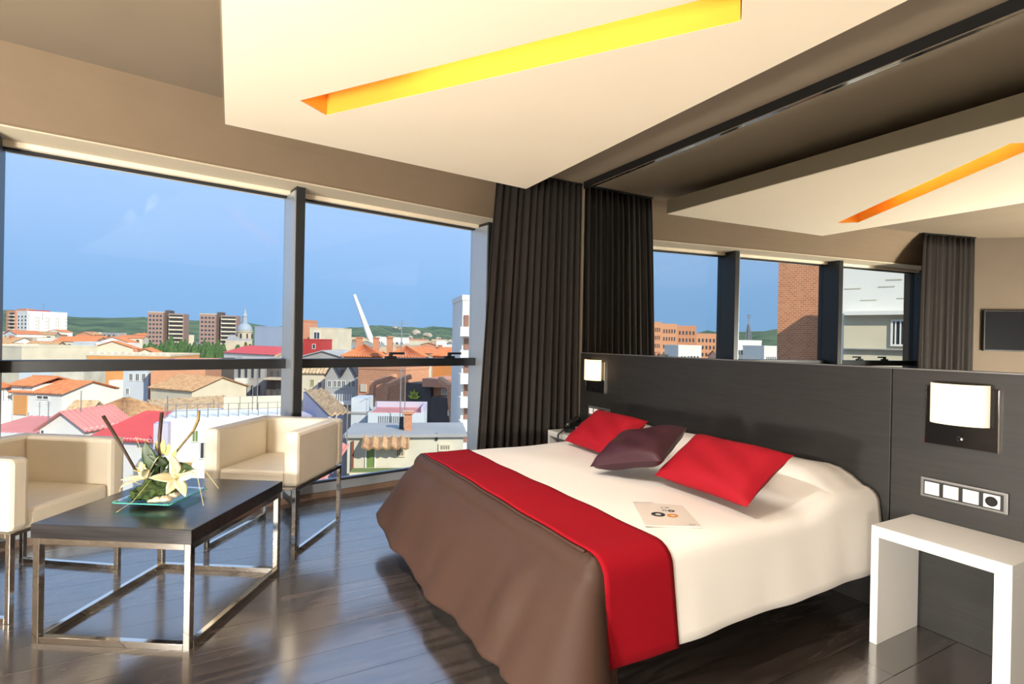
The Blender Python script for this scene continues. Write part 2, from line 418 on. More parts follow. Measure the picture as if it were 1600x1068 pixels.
c0 = sum(x for x,y in inner)/4, sum(y for x,y in inner)/4
iv = [(x+(c0[0]-x)*.004, y+(c0[1]-y)*.004) for x,y in inner]
v = [(x,y,PZ+.001) for x,y in iv] + [(x,y,CEIL-.006) for x,y in iv]
sl.add(v, [(0,1,5,4),(1,2,6,5),(2,3,7,6),(3,0,4,7),(4,5,6,7)])
cpart('slot_lining', sl, 'yellow_paint')
a = (Vector((*inner[0],0))+Vector((*inner[1],0)))/2; b = (Vector((*inner[2],0))+Vector((*inner[3],0)))/2
cpart('light_strip', MB().bar((a+(b-a)*.28)+Vector((0,0,2.745)), (a+(b-a)*.95)+Vector((0,0,2.745)), .03), 'led_strip')

# ------------------------------------------------------------------ headboard wall
HZ = 1.20
hb = empty('headboard', (0,2.4,0), 0, 'long dark wood headboard panelling along the wall', 'headboard')
def hpart(name, mb, m, **k):
    o = mb.build(name, m, None, **k); o.parent = hb; o.matrix_parent_inverse = Matrix.Translation(-hb.location); return o
for y0, y1 in ((-.9,1.386),(1.390,3.374),(3.378,3.975)):
    hpart('panel', MB().box(.002,.028,y0,y1,.0,HZ), 'headboard_wood', bevel=.002)
hpart('top_edge', MB().box(-.001,.028,-.9,3.975,HZ,HZ+.006), 'switch_grey')
tag(MB().box(.012,.028,-.9,3.975,HZ+.008,2.708).build('wall_mirror','mirror_silver'), 'wide frameless wall mirror above the headboard', 'mirror')
tr = empty('mirror_trim', (.02,1.5,2.7), 0, 'black trim strip between mirror and ceiling', 'trim')
o = MB().box(-.004,.028,-.9,3.975,2.712,CEIL-.002).build('strip','black_trim'); o.parent = tr; o.matrix_parent_inverse = Matrix.Translation(-tr.location)
o = MB().box(-.004,.010,-.9,3.975,2.706,2.712).build('edge_bead','chrome'); o.parent = tr; o.matrix_parent_inverse = Matrix.Translation(-tr.location)

def wall_lamp(yc, zc, label, m):
    l = empty('wall_lamp', (0,yc,zc), 0, label, 'lamp', 'bedside wall lamps')
    MB().box(-.014,.0,-.131,.131,-.135,.132).build('back_plate','black_gloss',l,bevel=.002)
    for ya in (-.134,.131): MB().box(-.017,.0,ya,ya+.003,-.135,.132).build('plate_edge','chrome',l)
    P = []; n = 14
    for i in range(n+1):
        t = -1+2*i/n; yy = t*.105; xx = -.030-.062*(1-t*t)**.6
        P.append((xx, yy))
    g = MB(); k = len(P)
    g.grid([[(x,y,-.030) for x,y in P],[(x,y,.148) for x,y in P]])
    ob = g.build('shade',m,l,smooth=True,solid=.004)
    MB().box(-.03,-.014,-.05,.05,.01,.09).build('lamp_holder','chrome',l,bevel=.003)
    MB().lathe([(.012,0),(.012,.008),(.006,.010)],12).build('switch_knob','black_gloss',l).matrix_local = Matrix.Translation((-.014,0,-.095)) @ Matrix.Rotation(R(-90),4,'Y')
    return l
wall_lamp(1.104, 1.000, 'rectangular wall lamp with lit curved shade above the switch panel of four white modules', 'lamp_glass')
wall_lamp(3.735, 1.000, 'rectangular wall lamp glowing beside the dark curtain above the telephone', 'far_lamp_glass')

def socket_panel(y0, z1, wdt, label):
    hgt = wdt*.285
    s = empty('socket_panel', (0,y0,z1), 0, label, 'switch panel', 'bedside switch panels')
    MB().box(-.010,.0015,-wdt,0,-hgt,0).build('frame','switch_grey',s,bevel=.004)
    MB().box(-.0115,-.004,-wdt+.014,-.014,-hgt+.011,-.011).build('inner_frame','black_trim',s)
    pitch = (wdt-.028)/4
    for i in range(4):
        a = -.014-i*pitch; yA, yB = a-.006-(pitch-.016), a-.006
        if i < 3:
            k = MB()
            if i == 0: k.box(-.016,-.005,yA,yB,-hgt+.017,-.017)
            else:
                ym = (yA+yB)/2; k.box(-.016,-.005,yA,ym-.0005,-hgt+.017,-.017).box(-.016,-.005,ym+.0005,yB,-hgt+.017,-.017)
            k.build('rocker_switch','switch_white',s,bevel=.001)
        else:
            q = MB().box(-.016,-.005,yA,yB,-hgt+.017,-.017).build('socket_plate','switch_white',s,bevel=.001)
            d = MB().lathe([(.021,0),(.021,.003),(.017,.003),(.016,.001)],24).build('socket_well','black_gloss',q)
            d.matrix_local = Matrix.Translation((-.0155,(yA+yB)/2,-hgt/2)) @ Matrix.Rotation(R(-90),4,'Y')
socket_panel(1.254, .704, .3156, 'grey framed panel with three white switches and a socket above the white bedside table')
socket_panel(3.83, .735, .30, 'small dim switch panel below the far wall lamp by the curtain')

def bedside(y0, y1, label):
    h, d, t = .5174, .353, .062
    s = empty('bedside_table', (-d/2,(y0+y1)/2,0), 0, label, 'bedside table', 'white bedside tables')
    hw = (y1-y0)/2
    MB().box(-d/2,d/2-.002,-hw,hw,h-.047,h).build('top','white_lacquer',s,bevel=.002)
    MB().box(-d/2,d/2-.002,-hw,-hw+.052,0,h-.047).build('side_panel','white_lacquer',s,bevel=.002)
    MB().box(-d/2,d/2-.002,hw-.030,hw,0,h-.047).build('side_panel','white_lacquer',s,bevel=.002)
bedside(.81, 1.287, 'white lacquered bedside table standing below the switch panel and lit lamp')
bedside(3.47, 3.955, 'white bedside table carrying the telephone next to the curtain')

# telephone
tp = empty('telephone', (-.17,3.74,.5174), R(-70), 'black desk telephone with coiled cord on the white bedside table', 'telephone')
MB().add([(-.10,-.09,0),(.10,-.09,0),(.10,.09,0),(-.10,.09,0),(-.095,-.085,.035),(.095,-.085,.035),(.095,.085,.075),(-.095,.085,.075)],
         [(3,2,1,0),(4,5,6,7),(0,1,5,4),(1,2,6,5),(2,3,7,6),(3,0,4,7)]).build('base','phone_black',tp,bevel=.006)
hs = MB().tube([(-.065,-.09,.055),(-.065,-.05,.085),(-.065,.0,.097),(-.065,.05,.105),(-.065,.09,.092)],[.026,.02,.016,.02,.026],10).build('handset','phone_black',tp,smooth=True)
MB().box(.0,.08,-.06,.03,.045,.056).build('keypad','switch_grey',tp,bevel=.003)
MB().tube([(-.065,-.09,.04),(-.06,-.15,.03),(-.055,-.20,.012),(-.05,-.235,.006),(-.045,-.25,-.06),(-.045,-.252,-.15)],.007,8).build('cord','phone_black',tp,smooth=True)

# ------------------------------------------------------------------ bed
Y0, Y1, XF, BZ = 1.43, 3.34, -1.79, .545
bed = empty('bed', (-.9,2.385,0), 0, 'wide double bed on a dark base against the headboard', 'bed')
def bpart(name, mb, m, **k):
    o = mb.build(name, m, None, **k); o.parent = bed; o.matrix_parent_inverse = Matrix.Translation(-bed.location); return o
bpart('bed_base', MB().box(-1.68,-.03,Y0+.04,Y1-.04,.17,.30), 'black_base', bevel=.01)
bpart('mattress', MB().box(-1.73,-.03,Y0+.03,Y1-.03,.30,.525), 'white_linen', bevel=.05)
for x in (-1.30,-.3):
    for yy in (Y0+.40, Y1-.40):
        bpart('leg', MB().lathe([(.025,0),(.025,.17)],12,(x,yy,0)), 'black_base')
def sstep(a, b, t):
    t = max(0, min(1, (t-a)/(b-a))); return t*t*(3-2*t)
def top_z(x, y):
    """height of the bedspread: raised over the pillows at the head"""
    h = sstep(-.62,-.30,x)*(.165 - .03*sstep(-.2,-.02,x))
    edge = sstep(Y0-.01,Y0+.26,y)*sstep(Y1+.01,Y1-.26,y)
    mid = .93+.07*math.cos((y-2.385)*2*math.pi/.92)
    return BZ + h*(edge**.6)*mid + .003*math.sin(x*9+y*4)+.002*math.sin(y*17-x*5)
def cross(x, hem, flare=.035, r=.07, n=30, lift=0.):
    """cross-section of bedding at x, from near hem over the top to far hem"""
    pts = []
    def side(sgn, yb):
        z0 = top_z(x, yb+sgn*r) if sgn > 0 else top_z(x, yb-r)
        z0 = top_z(x, yb+sgn*r)
        q = []
        for k in range(9):
            t = k/8
            fold = .005*math.sin(x*9+sgn)*(1-t)+.002*math.sin(x*23)*(1-t)
            q.append((x, yb-sgn*(flare*(1-t)+lift+fold), hem+(z0-r-hem)*t))
        for k in range(1,6):
            a = math.pi/2*k/5
            q.append((x, yb+sgn*(r-r*math.cos(a))-sgn*lift*math.cos(a), z0-r+r*math.sin(a)+lift*math.sin(a)))
        return q
    near = side(1, Y0); far = side(-1, Y1)
    for k in range(1, n):
        y = Y0+.07+(Y1-Y0-.14)*k/n
        pts.append((x, y, top_z(x,y)+lift))
    return near+pts+far[::-1]
sp = MB().grid([cross(XF+.06+( -.012-XF-.06)*i/64, .205+.012*(i/64)+.002*math.sin(i*.3)) for i in range(65)]).build('bedspread','white_linen',None,smooth=True,solid=.006)
tag(sp, 'cream white bedspread covering the mattress and pillows', 'bedspread')
# red runner across the bed, hanging down the near side
rn = MB().grid([cross(-1.735+.315*i/14, .203, lift=.013) for i in range(15)]).build('bed_runner','red_fabric',None,smooth=True,solid=.004)
tag(rn, 'bright red runner laid across the bed and hanging down its side', 'bed runner')
# brown throw: cap over the foot end
def throw_path():
    """top edge perimeter: near side -> round corner -> foot -> round corner -> far side; (x, y, nx, ny)"""
    out = []; rc = .05
    for i in range(4): out.append((-1.69+(XF+rc+1.69)*i/4, Y0, 0, -1))
    for i in range(1,11):
        a = math.pi/2*i/10; out.append((XF+rc-rc*math.sin(a), Y0+rc-rc*math.cos(a), -math.sin(a), -math.cos(a)))
    n = 46
    for i in range(1,n): out.append((XF, Y0+rc+(Y1-Y0-2*rc)*i/n, -1, 0))
    for i in range(0,11):
        a = math.pi/2*i/10; out.append((XF+rc-rc*math.cos(a), Y1-rc+rc*math.sin(a), -math.cos(a), math.sin(a)))
    for i in range(1,5): out.append((XF+rc+(-1.69-XF-rc)*i/4, Y1, 0, 1))
    return out
TP = throw_path(); NT = len(TP); tw = []
for j, (x, yy, nx, ny) in enumerate(TP):
    u = j/(NT-1); foot = max(0, -nx); corner = 4*foot*(1-foot) if 0 < foot < 1 else 0
    colp = []
    rr_ = .068; zt_ = top_z(min(x,-1.6), min(max(yy,Y0+.08),Y1-.08))+.004
    for k in range(7):                                   # rounded edge, its start tucked below the runner
        a_ = math.pi/2*k/6; ins = rr_*(1-math.sin(a_))*(.5+.5*foot if corner else 1)
        colp.append((x-nx*ins, yy-ny*ins, zt_-rr_*(1-math.cos(a_))))
    z0 = colp[-1][2]
    hem = .135 + .025*math.sin(u*9.) * foot + .006*math.sin(u*23)
    fold = .012*math.sin(u*30)+.006*math.sin(u*57+1.)+.003*math.sin(u*97)
    for k in range(1, 25):
        t = k/24; bulge = (.010+.035*foot)*(1-math.exp(-t*7)) ; fl_ = (.020+.175*foot+.05*corner)*t**1.15
        out_ = bulge+fl_+fold*t*(.35+.65*foot)
        # pinched fold near the near corner
        out_ += .035*math.exp(-((u-.27)/.022)**2)*math.exp(-((t-.45)/.30)**2) - .03*math.exp(-((u-.235)/.016)**2)*t
        colp.append((x+nx*out_, yy+ny*out_, z0-(z0-hem)*t))
    tw.append(colp)
th = MB().grid(tw).build('foot_throw','brown_satin',None,smooth=True,solid=.006)
tag(th, 'chocolate brown satin throw draped over the foot of the bed', 'throw')
# piped hem where throw meets the runner
hp = MB().tube([(-1.745, yy, top_z(-1.745,yy)+.010) for yy in [Y0+.09+(Y1-Y0-.18)*i/30 for i in range(31)]], .007, 6).build('piping','brown_satin',None,smooth=True); hp.parent = th

def cushion(name, label, w, h, t, m, bl, br, tl):
    """pillow with pinched corners; placed by bottom-left, bottom-right and top-left corners"""
    bl, br, tl = Vector(bl), Vector(br), Vector(tl)
    ux = (br-bl).normalized(); uy = (tl-bl); uy = (uy-ux*uy.dot(ux)).normalized(); uz = ux.cross(uy)
    c = bl+(br-bl)/2+(tl-bl)/2
    n = 22; top = []; bot = []
    for i in range(n+1):
        rt = []; rb = []
        for j in range(n+1):
            a = -1+2*i/n; b = -1+2*j/n
            k = (1-a**4)*(1-b**4); th_ = t/2*max(0,k)**.5
            pa = a*(1-.07*(1-b*b)); pb_ = b*(1-.07*(1-a*a))
            wr = .006*math.sin(a*7+b*5)*k
            rt.append((pb_*w/2, pa*h/2, th_+wr)); rb.append((pb_*w/2, pa*h/2, -th_+wr))
        top.append(rt); bot.append(rb[::-1])
    o = MB().grid(top).grid(bot).build(name,m,None,smooth=True)
    M = Matrix((ux,uy,uz)).transposed().to_4x4(); M.translation = c; o.matrix_world = M
    return tag(o, label, 'cushion', 'cushions on the bed')
cushion('cushion', 'red cushion leaning on the pillows next to the wall lamp and switches', .58, .36, .13, 'red_cushion', (-.88,2.06,.615), (-.90,1.50,.615), (-.60,2.06,.80))
cushion('cushion', 'red cushion leaning on the pillows beside the far bedside table', .58, .36, .13, 'red_cushion', (-.70,3.16,.592), (-.75,2.58,.592), (-.43,3.16,.79))
cushion('cushion', 'dark plum cushion propped between the two red cushions', .44, .40, .14, 'plum_cushion', (-1.06,2.31,.615), (-.93,1.94,.71), (-.72,2.59,.72))
# booklet
bk = empty('booklet', (-1.195,1.69,.5565), R(0), 'white booklet with ring logo lying on the bedspread', 'booklet')
q = [(-1.201,1.888),(-1.369,1.619),(-1.17,1.508),(-1.029,1.745)]
MB().prism([(x+1.195,y-1.69) for x,y in q], 0, .006).build('cover','paper',bk)
bx = Vector((-1.17+1.369,1.508-1.619,0)); by = Vector((-1.201+1.369,1.888-1.619,0)); bo = Vector((-1.369+1.195,1.619-1.69,.0062))
def bpt(u, v): return bo+bx*u+by*v
def ring(u, v, r1, r0, m):
    g = MB(); n = 20; P = []
    c = bpt(u,v); ex = bx.normalized(); ey = by.normalized()
    P = [[c+(ex*math.cos(2*math.pi*i/n)+ey*math.sin(2*math.pi*i/n))*r for i in range(n+1)] for r in (r0,r1)]
    P2 = [[p+Vector((0,0,.0006)) for p in row] for row in P]
    g.grid(P2).build('printed_ring',m,bk)
ring(.36,.44,.030,.013,'ink_black'); ring(.62,.40,.024,.011,'ink_orange'); ring(.66,.60,.015,.006,'ink_black'); ring(.54,.62,.012,.005,'ink_grey'); ring(.52,.74,.007,.002,'ink_grey'); ring(.62,.74,.010,.004,'ink_grey')
MB().add([bpt(.04,.95)+Vector((0,0,.0005)),bpt(.42,.95)+Vector((0,0,.0005)),bpt(.42,.97)+Vector((0,0,.0005)),bpt(.04,.97)+Vector((0,0,.0005))],[(0,1,2,3)]).build('printed_line','ink_grey',bk)
MB().add([bpt(.80,.05)+Vector((0,0,.0005)),bpt(.92,.05)+Vector((0,0,.0005)),bpt(.92,.07)+Vector((0,0,.0005)),bpt(.80,.07)+Vector((0,0,.0005))],[(0,1,2,3)]).build('printed_mark','ink_grey',bk)

# ------------------------------------------------------------------ curtains
def curtain(name, p0, p1, b0, b1, z0, z1, npl, amp, label, m='curtain_cloth'):
    p0, p1, b0, b1 = map(Vector, (p0,p1,b0,b1))
    c = empty(name, (p0.x,p0.y,0), 0, label, 'curtain', 'brown floor-length curtains')
    rnd = random.Random(3); n = npl*8; P = []
    ph = [rnd.uniform(-.5,.5) for _ in range(npl+2)]
    for iz in range(17):
        t = iz/16; z = z1+(z0-z1)*t; row = []
        a = p0.lerp(b0, t**.8); b = p1.lerp(b1, t**.8); d = (b-a); nrm = Vector((-d.y,d.x)).normalized()
        for j in range(n+1):
            u = j/n; k = u*npl; 
            w_ = math.sin(2*math.pi*k+ph[int(k)]*.8)+.35*math.sin(2*math.pi*k*2.1+1.3+t*1.5)
            am = amp*(.55+.45*t)*(.7+.5*math.sin(k*1.7+.5)**2)
            p = a.lerp(b, u)+nrm*w_*am; row.append((p.x-p0.x, p.y-p0.y, z))
        P.append(row)
    MB().grid(P).build('cloth',m,c,smooth=True,solid=.003)
    dd = (p1-p0)
    MB().bar((0,0,z1+.008),(dd.x,dd.y,z1+.008),.03,.014).build('track','black_trim',c)
    return c
curtain('curtain', (.012,4.03), (-.86,4.03), (.012,4.03), (-1.01,4.05), .012, 2.755, 13, .036, 'dark brown floor-length curtain bunched in the corner between window and mirror')
curtain('curtain', (-4.86,3.42), (-5.70,3.20), (-4.80,3.44), (-5.68,3.19), .012, 2.755, 9, .036, 'dark brown curtain seen in the mirror beside the television wall')

# television on the left wall
lw = (LW1-LW0).normalized(); rz = math.atan2(lw.y, lw.x)
tv = empty('television', tuple((LW0+lw*.70).xy)+(1.555,), rz, 'black flat television on the wall, seen in the mirror', 'television')
MB().box(-.53,.53,.012,.055,-.265,.265).build('housing','black_trim',tv,bevel=.006)
MB().box(-.515,.515,.055,.058,-.25,.25).build('screen','screen_black',tv)
MB().box(-.12,.12,.0,.012,-.10,.10).build('wall_bracket','black_trim',tv)

# ------------------------------------------------------------------ armchairs
def armchair(loc, rz, label):
    c = empty('armchair', (*loc,0), rz, label, 'armchair', 'cream armchairs round the coffee table')
    hw, hd, t = .305, .31, .092; zb, zt = .405, .73
    for s in (-1,1):
        x0, x1 = (-hw,-hw+t) if s < 0 else (hw-t,hw)
        MB().box(x0,x1,-hd,hd-t-.001,zb,zt).build('armrest','cream_leather',c,bevel=.022,smooth=False)
    MB().box(-hw,hw,hd-t,hd,zb,zt).build('backrest','cream_leather',c,bevel=.022)
    MB().box(-hw+t+.002,hw-t-.002,-hd+.012,hd-t-.002,zb-.01,.487).build('seat','cream_leather',c,bevel=.02)
    for s in (-1,1):
        x = s*(hw-.022); a = .022; w = .024
        fr = MB()
        fr.box(x-w/2,x+w/2,-hd+.005,-hd+.005+w,0,zb-.004).box(x-w/2,x+w/2,hd-.005-w,hd-.005,0,zb-.004)
        fr.box(x-w/2,x+w/2,-hd+.005+w,hd-.005-w,0,w).box(x-w/2,x+w/2,-hd+.005+w,hd-.005-w,zb-.004-w,zb-.004)
        fr.build('leg_frame','chrome',c,bevel=.002)
    MB().box(-hw+.034,hw-.034,-hd+.03,-hd+.054,zb-.030,zb-.011).box(-hw+.034,hw-.034,hd-.054,hd-.03,zb-.030,zb-.011).build('seat_rail','chrome',c,bevel=.002)
    return c
armchair((-2.558,3.787), R(-35.7), 'cream leather cube armchair with chrome legs standing between coffee table and bed')
armchair((-3.785,3.525), R(55.1), 'cream leather cube armchair with chrome legs beside the long side of the coffee table')

# ------------------------------------------------------------------ coffee table
T0, T1, T3 = Vector((-3.579,2.88)), Vector((-2.987,2.516)), Vector((-3.18,3.534))
tcx = (T1+T3)/2; tx = (T1-T0); tl_ = tx.length; ty = (T3-T0).length
ct = empty('coffee_table', (tcx.x,tcx.y,0), math.atan2(tx.y,tx.x), 'low square coffee table with black wood top and chrome frame', 'coffee table')
hx, hy = tl_/2, ty/2
MB().box(-hx,hx,-hy,hy,.440,.500).build('tabletop','table_wood',ct,bevel=.003)
w = .028; ix, iy = hx-.006, hy-.006
for sx_ in (-1,1):
    for sy_ in (-1,1):
        xa, xb = sorted((sx_*ix, sx_*(ix-w))); ya, yb = sorted((sy_*iy, sy_*(iy-w)))
        MB().box(xa,xb,ya,yb,0,.440).build('leg','chrome',ct,bevel=.002)
for z0, nm in ((0.,'bottom_rail'),(.413,'top_rail')):
    for s in (-1,1):
        ya, yb = sorted((s*iy, s*(iy-w))); MB().box(-ix+w,ix-w,ya,yb,z0,z0+w-.001).build(nm,'chrome',ct,bevel=.002)
        xa, xb = sorted((s*ix, s*(ix-w))); MB().box(xa,xb,-iy+w,iy-w,z0,z0+w-.001).build(nm,'chrome',ct,bevel=.002)

# glass plate with flower arrangement
PC = Vector((-3.135,3.03,.5005))
pl = empty('glass_plate', PC, R(-32), 'square clear glass plate with green edge on the coffee table', 'plate')
n = 12; P = []
for i in range(n+1):
    r_ = []
    for j in range(n+1):
        a = -1+2*i/n; b = -1+2*j/n; m_ = max(abs(a),abs(b))
        r_.append((a*.135, b*.135, .004+.022*max(0,(m_-.45)/.55)**1.6))
    P.append(r_)
MB().grid(P).build('dish','plate_glass',pl,smooth=True,solid=.005)
ed = [(-.135,-.135),(.135,-.135),(.135,.135),(-.135,.135)]; g = MB()
for i in range(4):
    a, b = ed[i], ed[(i+1)%4]; pts = [(a[0]+(b[0]-a[0])*k/8, a[1]+(b[1]-a[1])*k/8) for k in range(9)]
    g.tube([(x,y,.0235) for x,y in pts], .0028, 6)
g.build('rim','glass_edge',pl,smooth=True)
def view(right, up, fwd=0.):
    """offset given along and across the room's diagonal facing the bed"""
    return Vector((_r0.x*right+math.sin(YAW)*fwd, _r0.y*right+math.cos(YAW)*fwd, up))
fa = empty('flower_arrangement', PC+view(-.02,.006), 0, 'arrangement of cream lilies, dark leaves and bare twigs on the glass plate', 'flower arrangement')
rr = random.Random(5)
def lump(name, c, rad, m, parent, seed, amp=.25, sub=2):
    b = bmesh.new(); bmesh.ops.create_icosphere(b, subdivisions=sub, radius=1)
    r2 = random.Random(seed)
    for v_ in b.verts:
        k = 1+r2.uniform(-amp,amp); v_.co = Vector((v_.co.x*rad[0]*k, v_.co.y*rad[1]*k, max(v_.co.z*rad[2]*k,-rad[2]*.5)))
    me = bpy.data.meshes.new(name); b.to_mesh(me); b.free(); me.materials.append(MATS[m])
    o = bpy.data.objects.new(name, me); COL.objects.link(o); o.parent = parent; o.location = c
    return o
for k,(r_,u_,f_,s_) in enumerate(((-.060,.027,-.02,.05),(.0,.042,-.03,.065),(.055,.055,-.005,.06),(-.01,.075,.0,.05),(.075,.035,-.03,.04),(.035,.085,.0,.045))):
    lump('moss_clump', view(r_,u_,f_), (s_,s_,s_*.75), 'moss', fa, k, .22, 3)
for k,(r_,u_,f_,s_) in enumerate(((.055,.022,-.085,.022),(.085,.022,-.07,.026),(.100,.032,-.04,.024),(.035,.018,-.095,.016))):
    lump('pebble', view(r_,u_,f_), (s_*1.2,s_,s_*.7), 'pebble', fa, 20+k, .06, 2)
def petal(base, direc, length, width, curl, m, parent, name='petal', face=None):
    d = Vector(direc).normalized(); sd_ = d.cross(face if face is not None else Vector((0,0,1)))
    sd_ = sd_.normalized() if sd_.length > .01 else Vector((1,0,0)); nn = sd_.cross(d)
    P = []
    for i in range(9):
        t = i/8; c = Vector(base)+d*length*t - nn*curl*length*t*t*1.0 ; w_ = width*math.sin(math.pi*min(1,.08+t*.92))**.8*(1-.25*t)
        P.append([c+sd_*w_*k+nn*(.18*abs(k)*w_) for k in (-1,-.5,0,.5,1)])
    return MB().grid(P).build(name,m,parent,smooth=True,solid=.0012)
def lily(c, axis, L, seed):
    o = empty('lily', c); o.parent = fa
    ax = Vector(axis).normalized(); e1 = ax.orthogonal().normalized(); e2 = ax.cross(e1); r2 = random.Random(seed)
    for k in range(6):
        a = k*math.pi/3+r2.uniform(-.2,.2); op = .75+r2.uniform(-.15,.2)
        petal((0,0,0), ax*math.cos(op)+(e1*math.cos(a)+e2*math.sin(a))*math.sin(op), L*r2.uniform(.9,1.1), L*.23, .28 if op > .75 else .15, 'lily_petal', o, face=ax)
    g = MB()
    for k in range(6):
        a = k*math.pi/3+.5; g.tube([(0,0,0), ax*L*.35+(e1*math.cos(a)+e2*math.sin(a))*L*.08, ax*L*.62+(e1*math.cos(a)+e2*math.sin(a))*L*.2], [.0012,.001,.003], 5)
    g.build('stamen','grass_blade',o)
    return o
lily(view(-.030,.105,-.03), view(-.25,.8,-.4), .115, 1)
lily(view(.110,.105,-.03), view(.45,.55,-.5), .120, 2)
for (b_, d_, L_, w_) in ((view(.02,.215,0),view(.04,1,.0),.075,.014),(view(.035,.21,0),view(.25,1,.1),.06,.012),(view(.055,.165,0),view(.42,1,0),.085,.014),(view(.0,.225,0),view(-.15,1,0),.055,.012)):
    petal(b_, d_, L_, w_*1.2, -.05, 'bud_green', fa, 'bud', face=view(0,.2,-1))
def leaf(b_, d_, L_, w_, curl): petal(b_, d_, L_, w_, curl, 'leaf_green', fa, 'leaf', face=view(.1,.35,-1))
leaf(view(.045,.155,0), view(1,.02,-.25), .155, .030, -.02)
leaf(view(.0,.130,-.02), view(-.25,1,-.2), .16, .036, .05)
leaf(view(.05,.165,-.01), view(-.7,.55,-.4), .10, .026, .12)
leaf(view(-.02,.10,.03), view(-.9,.25,.3), .10, .022, .2)
leaf(view(.045,.06,-.03), view(.2,1,-.2), .10, .026, .1)
MB().tube([view(-.100,.15,-.02), view(-.19,.27,.0), view(-.285,.390,.02)], [.006,.007,.008], 8).build('twig','twig_brown',fa,smooth=True)
MB().tube([view(-.100,.15,-.02), view(-.045,.08,-.01), view(.0,.03,0)], [.006,.006,.006], 8).build('twig','twig_brown',fa,smooth=True)
MB().tube([view(.0,.03,0), view(.005,.20,.0), view(.003,.300,.0), view(.005,.415,.01)], [.005,.006,.008,.008], 8).build('twig','twig_brown',fa,smooth=True)
MB().tube([view(.02,.05,.02), view(.045,.19,.02), view(.10,.26,.02), view(.155,.33,.02), view(.175,.38,.02), view(.180,.425,.02)], [.005,.005,.005,.006,.007,.006], 8).build('twig','twig_olive',fa,smooth=True)
MB().tube([view(.0,.03,0), view(.02,.12,.01), view(.03,.20,0), view(.05,.17,0)], .006, 8).build('stem','leaf_green',fa,smooth=True)
MB().tube([view(.01,.03,-.01), view(.035,.10,-.03), view(.035,.17,-.02)], .006, 8).build('stem','leaf_green',fa,smooth=True)
for pts in ([view(-.02,.04,0),view(-.07,.24,-.02),view(-.10,.30,-.02),view(-.065,.28,0),view(.0,.26,0)],
            [view(.05,.10,0),view(.14,.16,-.02),view(.22,.12,-.05),view(.29,.01,-.12)],
            [view(.05,.09,0),view(.16,.15,0),view(.24,.14,-.02),view(.32,.07,-.05)],
            [view(-.06,.06,0),view(-.14,.10,-.02),view(-.16,.04,-.04)],
            [view(.0,.10,-.06),view(-.02,.03,-.14),view(-.05,.0,-.20)]):
    sm = []
    for i in range(len(pts)-1):
        for k in range(4): sm.append(pts[i].lerp(pts[i+1],k/4))
    sm.append(pts[-1]); MB().tube(sm,.0014,5).build('grass_blade','grass_blade',fa,smooth=True)

# added lamps out of view, put in to brighten ceiling panel and bed
def spotlight(x, y, tgt, label):
    e_ = empty('added_fill_spot', (x,y,CEIL), 0, label, 'spotlight', 'added ceiling fill spots')
    MB().lathe([(.055,-.012),(.075,-.012),(.078,0),(.055,0)],24).build('trim_ring','chrome',e_)
    ld = bpy.data.lights.new('spot','SPOT'); lo = bpy.data.objects.new('spot_lamp', ld); COL.objects.link(lo); lo.parent = e_
    ld.energy = 175; ld.color = (1,.94,.86); ld.spot_size = R(88); ld.spot_blend = .7; ld.shadow_soft_size = .05
    lo.location = (0,0,-.03); lo.rotation_euler = (Vector((x,y,CEIL-.03))-Vector(tgt)).to_track_quat('Z','Y').to_euler()
spotlight(-3.25, 2.35, (-.95,2.55,.5), 'added unseen ceiling fill spot near the window aimed at the bed')
spotlight(-3.25, 1.35, (-.95,2.00,.5), 'added unseen ceiling fill spot over the seating aimed at the bed')
def added_fill_globe(x, y, h, label):
    l = empty('added_fill_globe', (x,y,0), 0, label, 'lamp', 'added fill globes')
    MB().lathe([(.15,0),(.15,.015),(.02,.03)],24).build('base','chrome',l,smooth=False)
    MB().lathe([(.012,.02),(.012,h-.16)],12).build('pole','chrome',l,smooth=True)
    b = bmesh.new(); bmesh.ops.create_uvsphere(b, u_segments=24, v_segments=14, radius=.17)
    me = bpy.data.meshes.new('globe'); b.to_mesh(me); b.free(); me.materials.append(MATS['fill_globe_glow'])
    me.polygons.foreach_set('use_smooth',[True]*len(me.polygons))
    g = bpy.data.objects.new('globe', me); COL.objects.link(g); g.parent = l; g.location = (0,0,h)
added_fill_globe(-5.3, -1.7, .85, 'added unseen fill globe on chrome pole beside the television wall')
added_fill_globe(-5.1, 1.35, .72, 'added unseen fill globe on chrome pole near the curtain end of the wall')
added_fill_globe(-4.8, -.35, .78, 'added unseen fill globe on a short chrome pole in the seating area')

# ------------------------------------------------------------------ the city outside
GZ = -17.0                                             # street level; the room is on the fifth floor
def ray(px, py): return _fw + _rt*((px-800)/F_PX) - _up*((py-534)/F_PX)
def at(px, py, d): return CAM + ray(px, py)*d
def atm(px, py, d):
    p = at(px, py, d); return Vector((.024-p.x, p.y, p.z))
gd = tag(MB().lathe([(3200,-1),(3200,0)],64,(CAM.x,CAM.y,GZ)).build('ground','asphalt'), 'street level ground of the town', 'ground', kind='structure')

